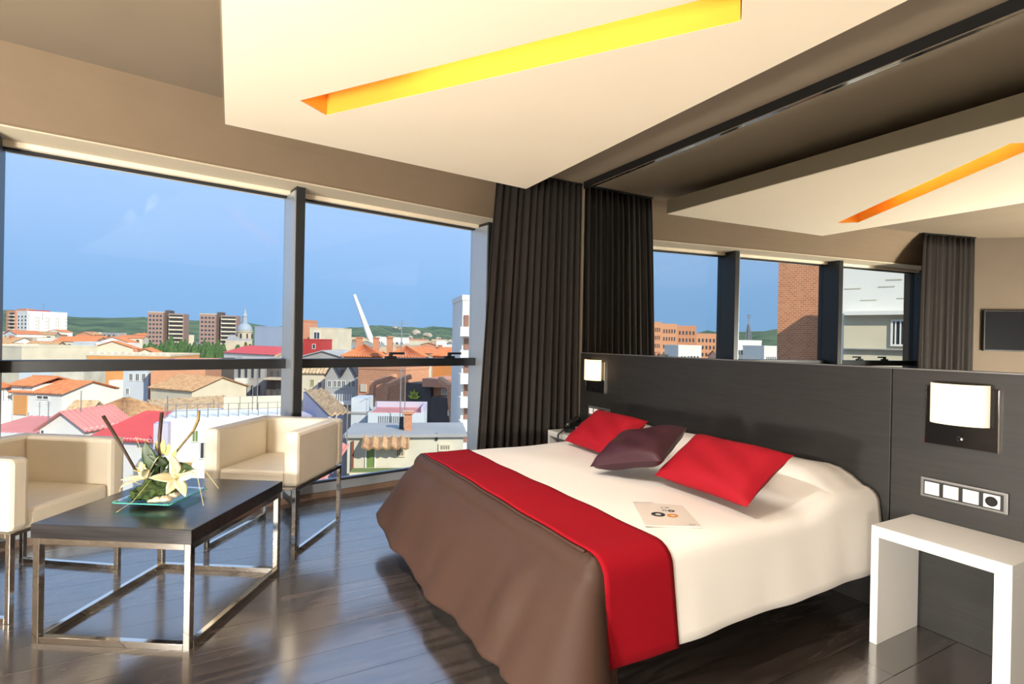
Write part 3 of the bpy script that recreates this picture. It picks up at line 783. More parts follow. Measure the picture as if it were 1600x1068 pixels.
FOOT = []
def footprint(o, u, v, L, D, pad=.3):
    return [(o+u*(-pad)+v*(-pad)).xy, (o+u*(L+pad)+v*(-pad)).xy, (o+u*(L+pad)+v*(D+pad)).xy, (o+u*(-pad)+v*(D+pad)).xy]
def clash(p, q):
    for poly in (p, q):
        for i in range(4):
            ed = poly[(i+1)%4]-poly[i]; ax = Vector((-ed.y, ed.x))
            a = [ax.dot(k) for k in p]; b = [ax.dot(k) for k in q]
            if max(a) <= min(b) or max(b) <= min(a): return False
    return True
class Bld:
    """building with a front face from pixel column x0 (depth d0) to x1 (depth d1), top at pixel row yt"""
    def __init__(s, name, label, x0, x1, yt, d0, d1, deep, m, mirror=False, group=None, cat='building', top=None, body=True):
        f = atm if mirror else at; s.mir = mirror
        if mirror: x0, x1, d0, d1 = x1, x0, d1, d0
        p0, p1 = f(x0, yt, d0), f(x1, yt, d1)
        zt = top if top is not None else (p0.z+p1.z)/2
        u = Vector((p1.x-p0.x, p1.y-p0.y, 0)); s.L = u.length; u.normalize()
        s.o = Vector((p0.x, p0.y, GZ)); s.u = u; s.v = Vector((-u.y, u.x, 0)); s.H = zt-GZ; s.D = deep; s.m = m
        s.e = empty(name, s.o, math.atan2(u.y, u.x), label, cat, group)
        FOOT.append((label, footprint(s.o, s.u, s.v, s.L, s.D, 0)))
        if body: MB().box(0, s.L, 0, deep, 0, s.H).build('wall', m, s.e)
    def loc(s, px, py, y=0.):
        """pixel -> (x, z) on the plane y of the building's own frame"""
        d = ray(px, py); c = CAM.copy()
        if s.mir: d = Vector((-d.x, d.y, d.z)); c = Vector((.024-c.x, c.y, c.z))
        q = s.o+s.v*y; t = (q-c).dot(s.v)/d.dot(s.v); p = c+d*t-s.o
        return p.dot(s.u), p.z
    def rect(s, x0, y0, x1, y1, y=0.):
        a = s.loc(x0, y0, y); b = s.loc(x1, y1, y); return min(a[0],b[0]), max(a[0],b[0]), min(a[1],b[1]), max(a[1],b[1])
    def window(s, x0, y0, x1, y1, frame='ext_white', pane='ext_pane', y=0., bars=1, proud=.08):
        a, b, c, d = s.rect(x0,y0,x1,y1,y); w = min(.12,(b-a)*.12); g = MB()
        g.box(a,a+w,y-proud,y,c,d).box(b-w,b,y-proud,y,c,d).box(a+w,b-w,y-proud,y,c,c+w).box(a+w,b-w,y-proud,y,d-w,d)
        for k in range(bars):
            xm = a+(b-a)*(k+1)/(bars+1); g.box(xm-w/3,xm+w/3,y-proud*.8,y,c+w,d-w)
        f = g.build('window', frame, s.e); MB().box(a+w,b-w,y-.02,y,c+w,d-w).build('pane', pane, f); return f
    def box(s, name, x0, y0, x1, y1, y0_, y1_, m):
        a, b, c, d = s.rect(x0,y0,x1,y1,y0_); return MB().box(a,b,y0_,y1_,c,d).build(name, m, s.e)
    def grid_windows(s, nx, nz, x0, x1, z0, z1, fx=.55, fz=.55, pane='ext_pane', y=0., side=None):
        """regular rows of windows sharing one mesh; side='l'/'r' puts them on an end wall"""
        dx = (x1-x0)/nx; dz = (z1-z0)/nz; w, h = dx*fx, dz*fz
        fm = MB().box(-w/2-.1,w/2+.1,-.10,0,-h/2-.14,-h/2).box(-w/2-.1,w/2+.1,-.10,0,h/2,h/2+.10).box(-w/2-.1,-w/2,-.1,0,-h/2,h/2).box(w/2,w/2+.1,-.1,0,-h/2,h/2).mesh('window', s.m)
        pm = MB().box(-w/2,w/2,-.03,0,-h/2,h/2).mesh('pane', pane)
        for i in range(nx):
            for k in range(nz):
                c = (x0+dx*(i+.5), z0+dz*(k+.5))
                if side: 
                    o = link('window', fm, s.e, (0 if side=='l' else s.L, c[0], c[1]), -math.pi/2 if side=='l' else math.pi/2)
                else: o = link('window', fm, s.e, (c[0], y, c[1]))
                link('pane', pm, o)
    def parapet(s, h=.5, t=.25, m=None):
        H, L, D = s.H, s.L, s.D
        MB().box(-.05,L+.05,-.05,t,H,H+h).box(-.05,L+.05,D-t,D+.05,H,H+h).box(-.05,t,t,D-t,H,H+h).box(L-t,L+.05,t,D-t,H,H+h).build('parapet', m or s.m, s.e)
    def gable(s, rise, m, axis='x', over=.4, pitch=.35):
        """two tiled slopes with ridge along axis, plus gable walls"""
        L, D, H = s.L, s.D, s.H
        if axis == 'x':
            q1 = [(-over,-over,H-over*rise/(D/2)),(L+over,-over,H-over*rise/(D/2)),(L+over,D/2,H+rise),(-over,D/2,H+rise)]
            q2 = [(L+over,D+over,H-over*rise/(D/2)),(-over,D+over,H-over*rise/(D/2)),(-over,D/2,H+rise),(L+over,D/2,H+rise)]
            g = MB().add([(0,0,H),(0,D,H),(0,D/2,H+rise-.05)],[(0,2,1)]).add([(L,0,H),(L,D,H),(L,D/2,H+rise-.05)],[(0,1,2)])
        else:
            q1 = [(-over,D+over,H-over*rise/(L/2)),(-over,-over,H-over*rise/(L/2)),(L/2,-over,H+rise),(L/2,D+over,H+rise)]
            q2 = [(L+over,-over,H-over*rise/(L/2)),(L+over,D+over,H-over*rise/(L/2)),(L/2,D+over,H+rise),(L/2,-over,H+rise)]
            g = MB().add([(0,0,H),(L,0,H),(L/2,0,H+rise-.05)],[(0,1,2)]).add([(0,D,H),(L,D,H),(L/2,D,H+rise-.05)],[(0,2,1)])
        g.build('gable_wall', s.m, s.e)
        for q in (q1,q2): tiles(q, pitch, m, s.e)
    def hip(s, rise, m, over=.4, pitch=.35, inset=None):
        L, D, H = s.L, s.D, s.H; i = inset if inset is not None else min(L,D)/2
        a = [(-over,-over,H),(L+over,-over,H),(L+over,D+over,H),(-over,D+over,H)]
        if L >= D: r1, r2 = (i,D/2,H+rise), (L-i,D/2,H+rise); qs = [(a[0],a[1],r2,r1),(a[1],a[2],r2,r2),(a[2],a[3],r1,r2),(a[3],a[0],r1,r1)]
        else: r1, r2 = (L/2,i,H+rise), (L/2,D-i,H+rise); qs = [(a[0],a[1],r1,r1),(a[1],a[2],r2,r1),(a[2],a[3],r2,r2),(a[3],a[0],r1,r2)]
        for q in qs: tiles(q, pitch, m, s.e)
    def chimney(s, x, y, w, h, m='brick_red', z=None, cap=True):
        z = s.H-.3 if z is None else z
        c = MB().box(x-w/2,x+w/2,y-w/2,y+w/2,z,z+h).build('chimney', m, s.e)
        if cap: MB().box(x-w/2-.1,x+w/2+.1,y-w/2-.1,y+w/2+.1,z+h,z+h+.15).build('chimney_cap', m, c)
def tiles(q, pitch, m, parent, name='roof_slope', amp=.07):
    """corrugated slope: eave a->b, ridge d->c, ribs running up the slope"""
    a, b, c, d = map(Vector, q); n = max(3, int((b-a).length/pitch)); nn = (b-a).cross(d-a)
    if nn.length < 1e-6: nn = (b-a).cross(c-a)
    nn.normalize()
    if nn.z < 0: nn = -nn
    P = [[], []]; steps = n*4
    for i in range(steps+1):
        t = i/steps; off = nn*amp*math.sin(2*math.pi*t*n)
        P[0].append(a.lerp(b,t)+off); P[1].append(d.lerp(c,t)+off)
    return MB().grid(P).build(name, m, parent, solid=.12)
def mast(name, label, px, py0, py1, d, mirror=False, r=.03, arms=4, cat='antenna', lattice=False):
    f = atm if mirror else at
    t = f(px,py0,d); b = f(px,py1,d); e = empty(name, (t.x,t.y,b.z), 0, label, cat)
    h = t.z-b.z
    if lattice:
        for k in range(4):
            sx_, sy_ = (1 if k in (0,3) else -1), (1 if k < 2 else -1); w0 = h*.07
            MB().bar((sx_*w0,sy_*w0,0),(sx_*.1,sy_*.1,h*.6),r*2).build('lattice_leg','ext_metal',e)
        for k in range(6):
            z = h*.6*k/6; w0 = h*.07*(1-k/6)+.1; MB().bar((-w0,-w0,z),(w0,-w0,z),r).bar((w0,-w0,z),(w0,w0,z),r).bar((w0,w0,z),(-w0,w0,z),r).bar((-w0,w0,z),(-w0,-w0,z),r).build('cross_brace','ext_metal',e)
    MB().tube([(0,0,0),(0,0,h)], r, 6).build('pole','ext_metal',e)
    for k in range(arms):
        z = h*(.97-.09*k); w = h*.11*(1-.12*k); a = random.uniform(0,3)
        MB().bar((-w*math.cos(a),-w*math.sin(a),z),(w*math.cos(a),w*math.sin(a),z),r*.8).build('antenna_arm','ext_metal',e)
    return e

# --- hills
def hills(name, label, az0, az1, d0, d1, hfun, m):
    P = []
    for i in range(181):
        az = R(az0+(az1-az0)*i/180); row_ = []
        for k in range(15):
            t = k/14; d = d0+(d1-d0)*t; h = hfun(math.degrees(az), t)
            a = YAW+az
            row_.append((CAM.x+math.sin(a)*d, CAM.y+math.cos(a)*d, GZ-2+h))
        P.append(row_)
    return tag(MB().grid(P).build(name,m,None,smooth=True), label, 'hill')
def hz(az): return 10*math.sin(az*.13+1)+6*math.sin(az*.37)+4*math.sin(az*.9+2)+2.4*math.sin(az*2.1)
hills('hill', 'green wooded hills along the horizon', -150, 40, 1500, 2600, lambda a,t: (75+hz(a))*(math.sin(min(1,t*1.15)*math.pi/2)**1.6)+3*math.sin(a*3+t*9), 'hill_green')
hills('hill', 'darker green ridge with pale rock outcrops behind the bridge', -28, 2, 900, 1350, lambda a,t: (19+hz(a*1.7+20)*.28+5*sstep(-12,-3,a)+10*sstep(-24,-18,a))*(math.sin(min(1,t*1.3)*math.pi/2)**1.3)*sstep(-28,-23,a)*sstep(2,-1,a)+1.2*math.sin(a*9+t*14), 'hill_green')
for k,(px,py,w_,h_) in enumerate(((650,516,7,6),(669,520,8,5),(617,508,4,4),(640,524,6,4),(705,530,7,4),(593,524,7,4),(575,527,6,3),(684,526,6,5),(550,526,9,4),(625,509,3,3))):
    c = at(px,py+4,880+8*k); o = lump('rock_outcrop', c, (w_*1.0, 6, h_*.9), 'cliff_rock', None, 50+k, .3, 2)
    tag(o, 'pale rock outcrop on the green ridge behind the bridge', 'rock', 'rock outcrops on the ridge')

# --- bridge with leaning pylon
b0 = at(581,535,760); b1 = at(553.5,460,760)
br = empty('cable_bridge', (b0.x,b0.y,GZ), 0, 'white cable-stayed bridge with one leaning pylon', 'bridge')
def rel(p, o): return p-Vector(o)
bo_ = Vector((b0.x,b0.y,GZ))
MB().tube([rel(Vector((b0.x,b0.y,GZ)),bo_), rel(b0,bo_), rel(b0.lerp(b1,.5),bo_), rel(b1,bo_)], [5.5,5.0,3.6,2.2], 8).build('pylon','ext_white',br,smooth=True)
dk0 = at(512,536,760); dk1 = at(735,531,800); dk0.z = dk1.z = b0.z-2
MB().bar(rel(dk0,bo_), rel(dk1,bo_), 10, 2.4).build('deck','ext_white',br)
for k in range(9):
    t = .30+.68*k/8; q = b0.lerp(b1,t); e_ = b0.lerp(dk1,.25+.62*k/8); e_.z = b0.z
    MB().tube([rel(q,bo_), rel(e_,bo_)], .10, 4).build('stay_cable','ext_metal',br)
    e2_ = b0.lerp(dk0,.25+.6*k/8); e2_.z = b0.z
    MB().tube([rel(q,bo_), rel(e2_,bo_)], .08, 4).build('stay_cable','ext_metal',br)

# --- far landmarks
h = Bld('hospital','long white hospital block of four bays on the horizon',43,105,489,430,455,16,'ext_white'); h.parapet(1.2,.6)
for k in range(4):
    x = h.L*(k+.5)/4; MB().box(x-h.L*.11,x+h.L*.10,-1.6,0,0,h.H-(3 if k%2 else 1)).build('bay','ext_white',h.e)
    h.grid_windows(2,6,x+h.L*.045,x+h.L*.10,h.H-20,h.H-3,.6,.5,'ext_grey',y=-1.6)
a_ = h.box('penthouse',52,484,78,489,2,10,'ext_red'); h.grid_windows(3,6,0,16,h.H-20,h.H-2,.5,.5,side='l')
t = Bld('apartment_tower','orange apartment tower with stacked balconies left of the white hospital',10,24,486,480,476,14,'ext_salmon'); t.parapet(.8,.4)
for k in range(6):
    z = t.H-3-3.2*k; MB().box(t.L*.35,t.L*.95,-1.2,0,z-1.1,z).build('balcony','ext_cream',t.e)
    MB().box(t.L*.4,t.L*.9,-.1,0,z,z+1.6).build('window','ext_dark',t.e)
MB().box(t.L*.6,t.L*1.6,4,10,t.H,t.H+2.6).build('roof_house','ext_salmon',t.e)
mast('antenna','thin antenna mast on the white hospital roof',68,474,487,430,r=.18,arms=2)
for nm,xa,xb,yt_ in (('left of the tree row behind the poplars',231,284,488),('between the poplars and the church dome',312,367,491)):
    w_ = xb-xa
    t = Bld('apartment_tower','tall brown brick apartment tower with balconies '+nm,xa,xa+w_*.46,yt_,400,403,12,'brick_tower',group='twin brick towers'); t.parapet(.7,.4,'ext_beige')
    t.grid_windows(4,12,.5,t.L-.5,t.H-39,t.H-1,.6,.45,'ext_pane')
    t.grid_windows(3,12,1,14,t.H-39,t.H-1,.55,.45,'ext_pane',side='l')
    MB().box(t.L,t.L+3.2,4,15,0,t.H+2.2).build('stair_core','ext_dark_brick',t.e)
    MB().box(t.L+3.2,t.L*2+3.2,1,15,0,t.H-.3).build('wall','brick_tower',t.e)
    for k in range(12):
        z = t.H-2.8-3.15*k; MB().box(t.L+3.6,t.L*2+2.8,-.2,1,z-1.0,z).build('balcony','ext_cream',t.e)
        MB().box(t.L+3.8,t.L*2+2.6,.88,1.0,z,z+1.5).build('window','ext_dark',t.e)
# church
c = at(382,530,370); ch = empty('church', (c.x,c.y,GZ), 0, 'church with slate dome, drum and lantern spire', 'church')
z0 = c.z-GZ; s_ = 370/F_PX
MB().lathe([(11*s_,0),(11*s_,z0+12*s_)],24).build('drum','ext_beige',ch)
MB().lathe([(12.2*s_,z0+12*s_),(12.2*s_,z0+13.2*s_)],24).build('cornice','ext_cream',ch)
MB().lathe([(11.2*s_*math.cos(a*math.pi/22),z0+13.2*s_+13*s_*math.sin(a*math.pi/22)) for a in range(10)]+[(3.4*s_,z0+26*s_)],24).build('dome','dome_slate',ch,smooth=True)
MB().lathe([(3.8*s_,z0+25.5*s_),(3.8*s_,z0+36*s_),(4.6*s_,z0+36.2*s_),(3.4*s_,z0+38*s_),(2.2*s_,z0+41*s_),(1.6*s_,z0+45*s_),(.35*s_,z0+47*s_),(.2*s_,z0+56*s_)],12).build('lantern','dome_slate',ch)
for k in range(8):
    a = k*math.pi/4+.3; o = MB().box(-1.1*s_,1.1*s_,-.3,0,z0+2*s_,z0+9*s_).build('window','ext_dark',ch); o.location = (11.1*s_*math.cos(a),11.1*s_*math.sin(a),0); o.rotation_euler.z = a+math.pi/2
MB().box(-26*s_,10*s_,-8,10,0,z0-2*s_).build('nave','ext_beige',ch)
tiles([(-26*s_,-8,z0-2*s_),(10*s_,-8,z0-2*s_),(4*s_,1,z0+7*s_),(-20*s_,1,z0+7*s_)],.8,'ext_grey',ch)
# --- trees
def tree(name, px, pyt, d, w, label, group, shape):
    p = at(px,pyt,d); H = p.z-GZ
    FOOT.append(('town', footprint(Vector((p.x-w,p.y-w,0)),Vector((1,0,0)),Vector((0,1,0)),2*w,2*w,0)))
    e_ = empty(name,(p.x,p.y,GZ),random.uniform(0,6),label,'tree',group)
    if shape == 'cone':
        prof = [(.25*w,0),(.9*w,.10),(1.*w,.25),(.8*w,.5),(.5*w,.75),(.15*w,1.)]
    else: prof = [(.3*w,0),(.85*w,.15),(1.*w,.45),(.8*w,.75),(.35*w,.97)]
    hb_ = H*.8; rnd = random.Random(int(px*7+d)); g = MB(); n = 9; k0 = 0
    rows = []
    for r_, t in prof:
        rows.append([(r_*(1+rnd.uniform(-.28,.28))*math.cos(2*math.pi*j/n), r_*(1+rnd.uniform(-.28,.28))*math.sin(2*math.pi*j/n), H*.2+hb_*t) for j in range(n)])
    for r_ in rows: r_.append(r_[0])
    g.grid(rows).build('crown','tree_green',e_,smooth=False)
    MB().tube([(0,0,0),(0,0,H*.3)],.25,6).build('trunk','twig_brown',e_)
for k,(px,py) in enumerate(((226,537),(235,533),(244,538),(252,534),(261,531),(268,524),(276,534),(283,530),(290,530),(297,536),(304,534),(312,537),(319,530),(326,533),(334,537),(341,530),(349,536),(372,538),(384,534),(391,537),(199,541),(208,539),(188,540))):
    tree('conifer_tree',px,py,215+(k*37)%60,2.3+(k%3)*.4,'dark green conifer in the tree row before the brick towers','conifers before the towers','cone')
for k,(px,py,d) in enumerate(((255,552,170),(275,548,175),(300,550,172),(325,549,176),(347,551,170),(229,552,180),(372,548,180))):
    tree('round_tree',px,py,d,2.0,'round leafy tree below the conifer row','round trees below the conifers','round')

# --- named buildings of the left and middle panes
b = Bld('office_slab','plain blue grey slab building beyond the red roof',398,452,511,190,190,20,'ext_blue_grey'); b.parapet(.3,.3)
b = Bld('market_hall','low hall with bright red roof behind the mullion',350,450,552,150,135,14,'ext_white'); b.gable(1.9,'red_metal_roof','x',.3,1.2)
for k,(xa,xb,yt_,d,m,lb) in enumerate(((115,139,536,170,'ext_pale_blue','pale boxy warehouse with flat roof below the hospital'),(150,178,538,172,'ext_white','white boxy warehouse next to the tree row'),(58,76,530,200,'ext_white','small white house with dormers below the hospital'))):
    b = Bld('warehouse',lb,xa,xb,yt_,d,d,12,m); b.parapet(.5,.3)
    b.grid_windows(3,1,.5,b.L-.5,b.H-4,b.H-1,.4,.4)
b = Bld('warehouse','flat warehouse under a blue metal roof',112,131,535,215,215,14,'ext_white'); b.gable(1.8,'ext_blue','x',.3,1.2)
b = Bld('corner_block','orange rendered block with bare end wall and parapet posts',136,266,556,92,94,12,'ext_orange')
b.parapet(.35,.25,'ext_cream')
for k in range(12): MB().box(b.L*(k+.4)/12,b.L*(k+.4)/12+.35,0,.3,b.H+.35,b.H+.7).build('parapet_post','ext_white',b.e)
MB().box(-.25,0,.2,13,0,b.H).build('side_wall','ext_beige',b.e)
b.box('chimney_slab',170,594,193,626,-2.2,-.2,'ext_white')
b = Bld('wall_block','grey plastered wall block without windows behind the white houses',83,131,568,77,77.5,5,'ext_plaster'); b.parapet(.2,.2)
b = Bld('wall_block','pale blue wall block without windows behind the white houses',30,81,566,84,84,5,'ext_pale_blue'); b.parapet(.2,.2)
b = Bld('wall_block','long beige hall at the edge of the window',-60,34,541,110,104,14,'ext_cream'); b.parapet(.3,.3)
b = Bld('rear_house','small grey house with dark windows between orange block and brick wall',193,232,572,80,80,4,'ext_pale_blue'); b.parapet(.2,.2)
for xa in (202,212,222): b.window(xa,583,xa+6,595)
b.window(197,606,202,616)
b = Bld('brick_building','salmon brick building with long blind wall',236,321,566,76,78,10,'brick_orange'); b.parapet(.3,.25)
MB().box(b.L*.45,b.L,-.06,0,b.H-6.2,b.H-4.0).build('render_band','ext_cream',b.e)
b = Bld('apartment_block','grey apartment block with rows of windows and balconies',345,414,563,96,97,10,'ext_grey'); b.parapet(.4,.3)
b.grid_windows(6,4,.4,b.L-.4,b.H-13,b.H-.8,.42,.55)
for k in range(3): MB().box(b.L*.36,b.L*.62,-.9,0,b.H-4.2-3.1*k,b.H-3.2-3.1*k).build('balcony','ext_white',b.e)
b = Bld('apartment_block','dark brown apartment block with white balconies beside the brick wall',321,337,563,89,89,6,'ext_dark_brick'); b.parapet(.3,.3)
for k in range(4): MB().box(.6,b.L-.3,-.9,0,b.H-3.8-3.0*k,b.H-3.0-3.0*k).build('balcony','ext_white',b.e)
b = Bld('apartment_block','red brown house with awning and shop front',417,462,566,88,88,10,'ext_dark_brick'); b.parapet(.3,.3)
b.grid_windows(4,3,.4,b.L-.4,b.H-9.5,b.H-.8,.42,.55); 
aw = b.box('awning',412,590,462,594,-2.2,0,'ext_beige')
b = Bld('shed','low red tiled shed roof below the salmon brick building',236,300,606,69,66,8,'ext_cream'); b.gable(1.4,'tile_brown','x',.3,.4)
# white houses with orange tiles
b = Bld('white_house','white house with orange tiled roofs and an orange door panel',20,97,611,63,62,7,'ext_white')
b.gable(1.1,'tile_orange','x',.35,.32); b.window(57,616.5,77,624.5,pane='ext_pane')
b.box('door_panel',21,617,41,648,-.12,0,'ext_orange'); b.window(43,643,47,654)
x0,x1,z0_,z1_ = b.rect(18,602,51,611); MB().box(x0,x1,0,5,b.H,b.H+.75).build('upper_storey','ext_white',b.e)
tiles([(x0-.3,-.4,b.H+.7),(x1+.3,-.4,b.H+.7),(x1+.3,2.6,b.H+1.5),(x0-.3,2.6,b.H+1.5)],.32,'tile_orange',b.e); b.window(34,604,41,608,bars=0)
tiles([(x0-.3,5.4,b.H+.7),(x1+.3,5.4,b.H+.7),(x1+.3,2.6,b.H+1.5),(x0-.3,2.6,b.H+1.5)],.32,'tile_orange',b.e)
b = Bld('white_house','white house with railing and low orange roof at the window edge',-70,19,606,60,64,8,'ext_white'); b.hip(1.4,'tile_orange',.35,.32)
for k in range(9): x_ = b.L-.3-k*.45; MB().box(x_-.05,x_,-.12,-.04,b.H-1.6,b.H-.3).build('baluster','ext_metal',b.e)
MB().box(b.L-4.3,b.L-.2,-.14,-.02,b.H-.3,b.H-.22).build('rail','ext_metal',b.e)
# tiled roofs
b = Bld('tiled_house','low house with ochre ribbed tiled roof beside the white house',96,126,651,55,55,4,'ext_cream'); b.gable(1.5,'tile_ochre','x',.3,.3)
b = Bld('tiled_house','square house with hipped brown tiled roof',128,195,651,50,49.5,5,'ext_cream'); b.hip(1.55,'tile_brown',.4,.3)
b = Bld('tiled_house','narrow house with two steps of ribbed orange tiles',175,206,646,61,61,4,'ext_cream'); b.gable(1.2,'tile_ochre','x',.3,.3)
b = Bld('tiled_house','large house with wide mottled brown tiled roof above the terrace',252,372,645,55.5,59,5,'ext_white'); 
L_, D_, H_ = b.L, b.D, b.H
tiles([(-.4,-.4,H_-.1),(L_+.4,-.4,H_-.1),(L_-1.4,D_*.6,H_+1.55),(-1.6,D_*.75,H_+1.25)],.3,'tile_ochre',b.e,amp=.05)
tiles([(L_+.4,-.4,H_-.1),(L_+.4,D_,H_-.1),(L_-1.4,D_*.6,H_+1.55),(L_-1.4,D_*.6,H_+1.55)],.3,'tile_ochre',b.e,amp=.05)
# gabled house, metal roofs
b = Bld('gabled_house','white gabled house with pink roof verge below the white house',62,133,668,43,42.6,4.5,'ext_white'); b.gable(1.35,'pink_metal_roof','y',.3,.5)
b.window(64,671,70,679,bars=0)
b = Bld('low_roof','low building with pale pink metal roof beside the gabled house',-60,60,680,42.6,42.2,6,'ext_white'); tiles([(-.3,-.3,b.H-.2),(b.L+.1,-.3,b.H-.2),(b.L+.1,6,b.H+.65),(-.3,6,b.H+.65)],.5,'pink_metal_roof',b.e,amp=.04)
b = Bld('workshop','white workshop with bright red corrugated metal roof',143,240,684,42,41,5.6,'ext_white')
tiles([(-.3,-.3,b.H-.1),(b.L+.2,-.3,b.H-.1),(b.L-1.0,5.4,b.H+1.35),(-.3,5.4,b.H+1.35)],.30,'red_metal_roof',b.e,amp=.05)
MB().box(.0,b.L-1.0,5.1,5.4,0,b.H+1.1).build('back_wall','ext_white',b.e)
b.window(216,690,232,698,'ext_metal','ext_white',bars=0); 
# terrace building
b = Bld('terrace_building','white terrace building with railing around the flat roof',258,448,650,37,40.2,5,'ext_white')
MB().box(-.12,0,0,4.9,0,b.H+.02).build('side_wall','ext_lilac',b.e)  # lilac puts the shade of this white side into the colour
for k in range(13):
    x_ = b.L*k/12; MB().box(x_-.03,x_+.03,-.05,.01,b.H,b.H+.95).build('rail_post','ext_metal',b.e)
for zz in (.5,.92): MB().box(0,b.L,-.04,0,b.H+zz,b.H+zz+.04).build('rail','ext_metal',b.e)
MB().box(b.L*.42,b.L*.95,4,4.3,b.H,b.H+1.0).build('terrace_wall','ext_cream',b.e)
b.box('stair_block',240,662,262,700,-1.2,-.1,'ext_lilac'); b.window(300,672,310,690,'ext_white','ext_green_pane')
b.window(312,690,326,716,'ext_white','ext_dark')
mast('antenna','roof antenna on the white house with orange tiles',62,628,660,56,arms=3)
mast('antenna','tall antenna before the gabled house',127,610,674,44,arms=0,r=.035)
mast('antenna','antenna with arms above the gabled house',76,627,662,38.5,arms=4)
mast('antenna','antenna pole on the terrace building near the tiled roof',262,618,651,37.3,arms=0,r=.04)
mast('antenna','rooftop antenna on the large tiled house',334,624,648,50,arms=3)
mast('antenna','slim pole on the terrace railing',395,600,642,39,arms=0,r=.03)
mast('antenna','tall slim pole beside the mullion on the terrace building',403,575,640,39.5,arms=0,r=.035)

# --- buildings of the right pane
b = Bld('cream_block','tall cream block with blank wall beyond the grey roof',484,527,513,112,112,10,'ext_cream'); b.parapet(.2,.2); b.window(490,518,500,530,bars=1)
b = Bld('peach_block','peach stair block with small cap beside the cream block',470,483,503,118,118,5,'ext_salmon'); b.parapet(.5,.4,'brick_red')
b = Bld('red_block','small red block with one window in front of the cream block',474,502,531,100,100,6,'ext_red'); b.parapet(.2,.2); b.window(488,537,493,545,bars=0)
b = Bld('grey_hall','grey hall with shallow gabled roof behind the mullion',470,536,557,86,86,12,'ext_grey'); b.gable(1.0,'ext_grey','y',.3,.6)
for xa,xb,yt_,d,m,lb in ((547,592,537,230,'ext_grey','long grey shed with green eaves by the bridge'),(587,600,527,260,'ext_white','white cabin with framed window beside the bridge pylon'),(608,633,528,250,'ext_white','white flat building right of the bridge pylon'),(613,650,540,200,'ext_beige','low beige shed below the bridge deck'),(666,690,545,170,'ext_pale_blue','small pale blue house near the tower'),(682,694,533,230,'ext_white','white columned building near the tower'),(636,668,533,300,'ext_cream','low cream building under the green ridge'),(694,724,540,210,'ext_white','low white hall under the green ridge')):
    b = Bld('shed',lb,xa,xb,yt_,d,d,10,m); b.parapet(.4,.3); b.grid_windows(3,1,.5,b.L-.5,b.H-4.2,b.H-1.2,.45,.5)
b = Bld('hipped_house','orange rendered house with hipped orange roof and brown chimneys',537,596,556,70,71,6,'ext_orange'); b.hip(1.5,'tile_orange',.4,.35)
for xa in (559,586): 
    x_,z_ = b.loc(xa,545); b.chimney(x_,2.5,.8,2.0,'brick_red',b.H+.4)
b = Bld('hipped_house','orange rendered house with pale hipped roof and one chimney',604,660,557,66,66.5,6,'ext_orange'); b.hip(1.3,'tile_orange',.4,.35)
x_,z_ = b.loc(606,545); b.chimney(x_,2.0,.7,2.0,'brick_red',b.H+.3)
b.window(657,577,662,583,bars=0)
b = Bld('hipped_house','orange house with hipped roof next to the balcony tower',676,740,556,72,70,9,'ext_orange'); b.hip(1.3,'tile_orange',.4,.35)
b = Bld('gabled_villa','grey villa with two steep gables and a row of windows',508,558,586,61,61,5,'ext_grey')
for k in range(2):
    x0 = b.L*.05+b.L*.5*k; x1 = x0+b.L*.42
    MB().add([(x0,0,b.H),(x1,0,b.H),((x0+x1)/2,0,b.H+1.5),(x0,6,b.H),(x1,6,b.H),((x0+x1)/2,6,b.H+1.5)],[(0,1,2),(3,5,4),(0,2,5,3),(1,4,5,2)]).build('gable','ext_grey',b.e)
    tiles([(x0-.2,6,b.H-.1),(x0-.2,-.3,b.H-.1),((x0+x1)/2,-.3,b.H+1.6),((x0+x1)/2,6,b.H+1.6)],.5,'ext_dark',b.e,amp=.02); tiles([(x1+.2,-.3,b.H-.1),(x1+.2,6,b.H-.1),((x0+x1)/2,6,b.H+1.6),((x0+x1)/2,-.3,b.H+1.6)],.5,'ext_dark',b.e,amp=.02)
for xa,xb in ((512,518),(521,526),(527,533),(534,540),(544,548),(550,555)): b.window(xa,594,xb,605)
MB().box(-.3,b.L+.3,-1.6,0,b.H-3.2,b.H-2.9).build('balcony','ext_white',b.e)
for k in range(14): x_ = b.L*(k+.5)/14; MB().box(x_-.04,x_+.04,-1.6,-1.5,b.H-2.9,b.H-2.0).build('baluster','ext_white',b.e)
b = Bld('cream_house','cream house with green shutters beside the grey villa',470,506,580,66,66,4,'ext_cream'); b.gable(1.2,'tile_ochre','x',.3,.4); b.window(485,592,491,603,'ext_cream','ext_green_pane'); b.window(497,596,503,606)
# brick complex with sloping buttress frames and the leaf emblem
b = Bld('brick_complex','orange brick complex with sloping frames and a green leaf emblem on its wall painted dark for shade',560,634,577,57,55,5,'brick_orange'); b.parapet(.3,.3)
def frame(px0,py0,px1,py1,px2,py2,y):
    a = b.loc(px0,py0,y); c_ = b.loc(px1,py1,y); d_ = b.loc(px2,py2,y)
    MB().bar((c_[0],y,c_[1]),(a[0],y+2.5,a[1]),.45,.45).bar((c_[0],y,c_[1]+.2),(d_[0],y,d_[1]),.5,.45).build('sloping_frame','brick_orange',b.e)
frame(597,589,583,599,581,620,-3.0); frame(620,590,606,602,603,624,-3.4)
b.box('window',563,600,572,612,-.1,0,'ext_cream')
xa,xb,za,zb = b.rect(634,598,672,664,-1.5)
MB().box(xa,xb,-1.5,4,0,zb).build('emblem_wall','ext_dark_brick',b.e)  # dark brick colour paints the shade on this wall
em = empty('leaf_emblem'); em.parent = b.e
exx,ezz = b.loc(647.5,623,-1.6)
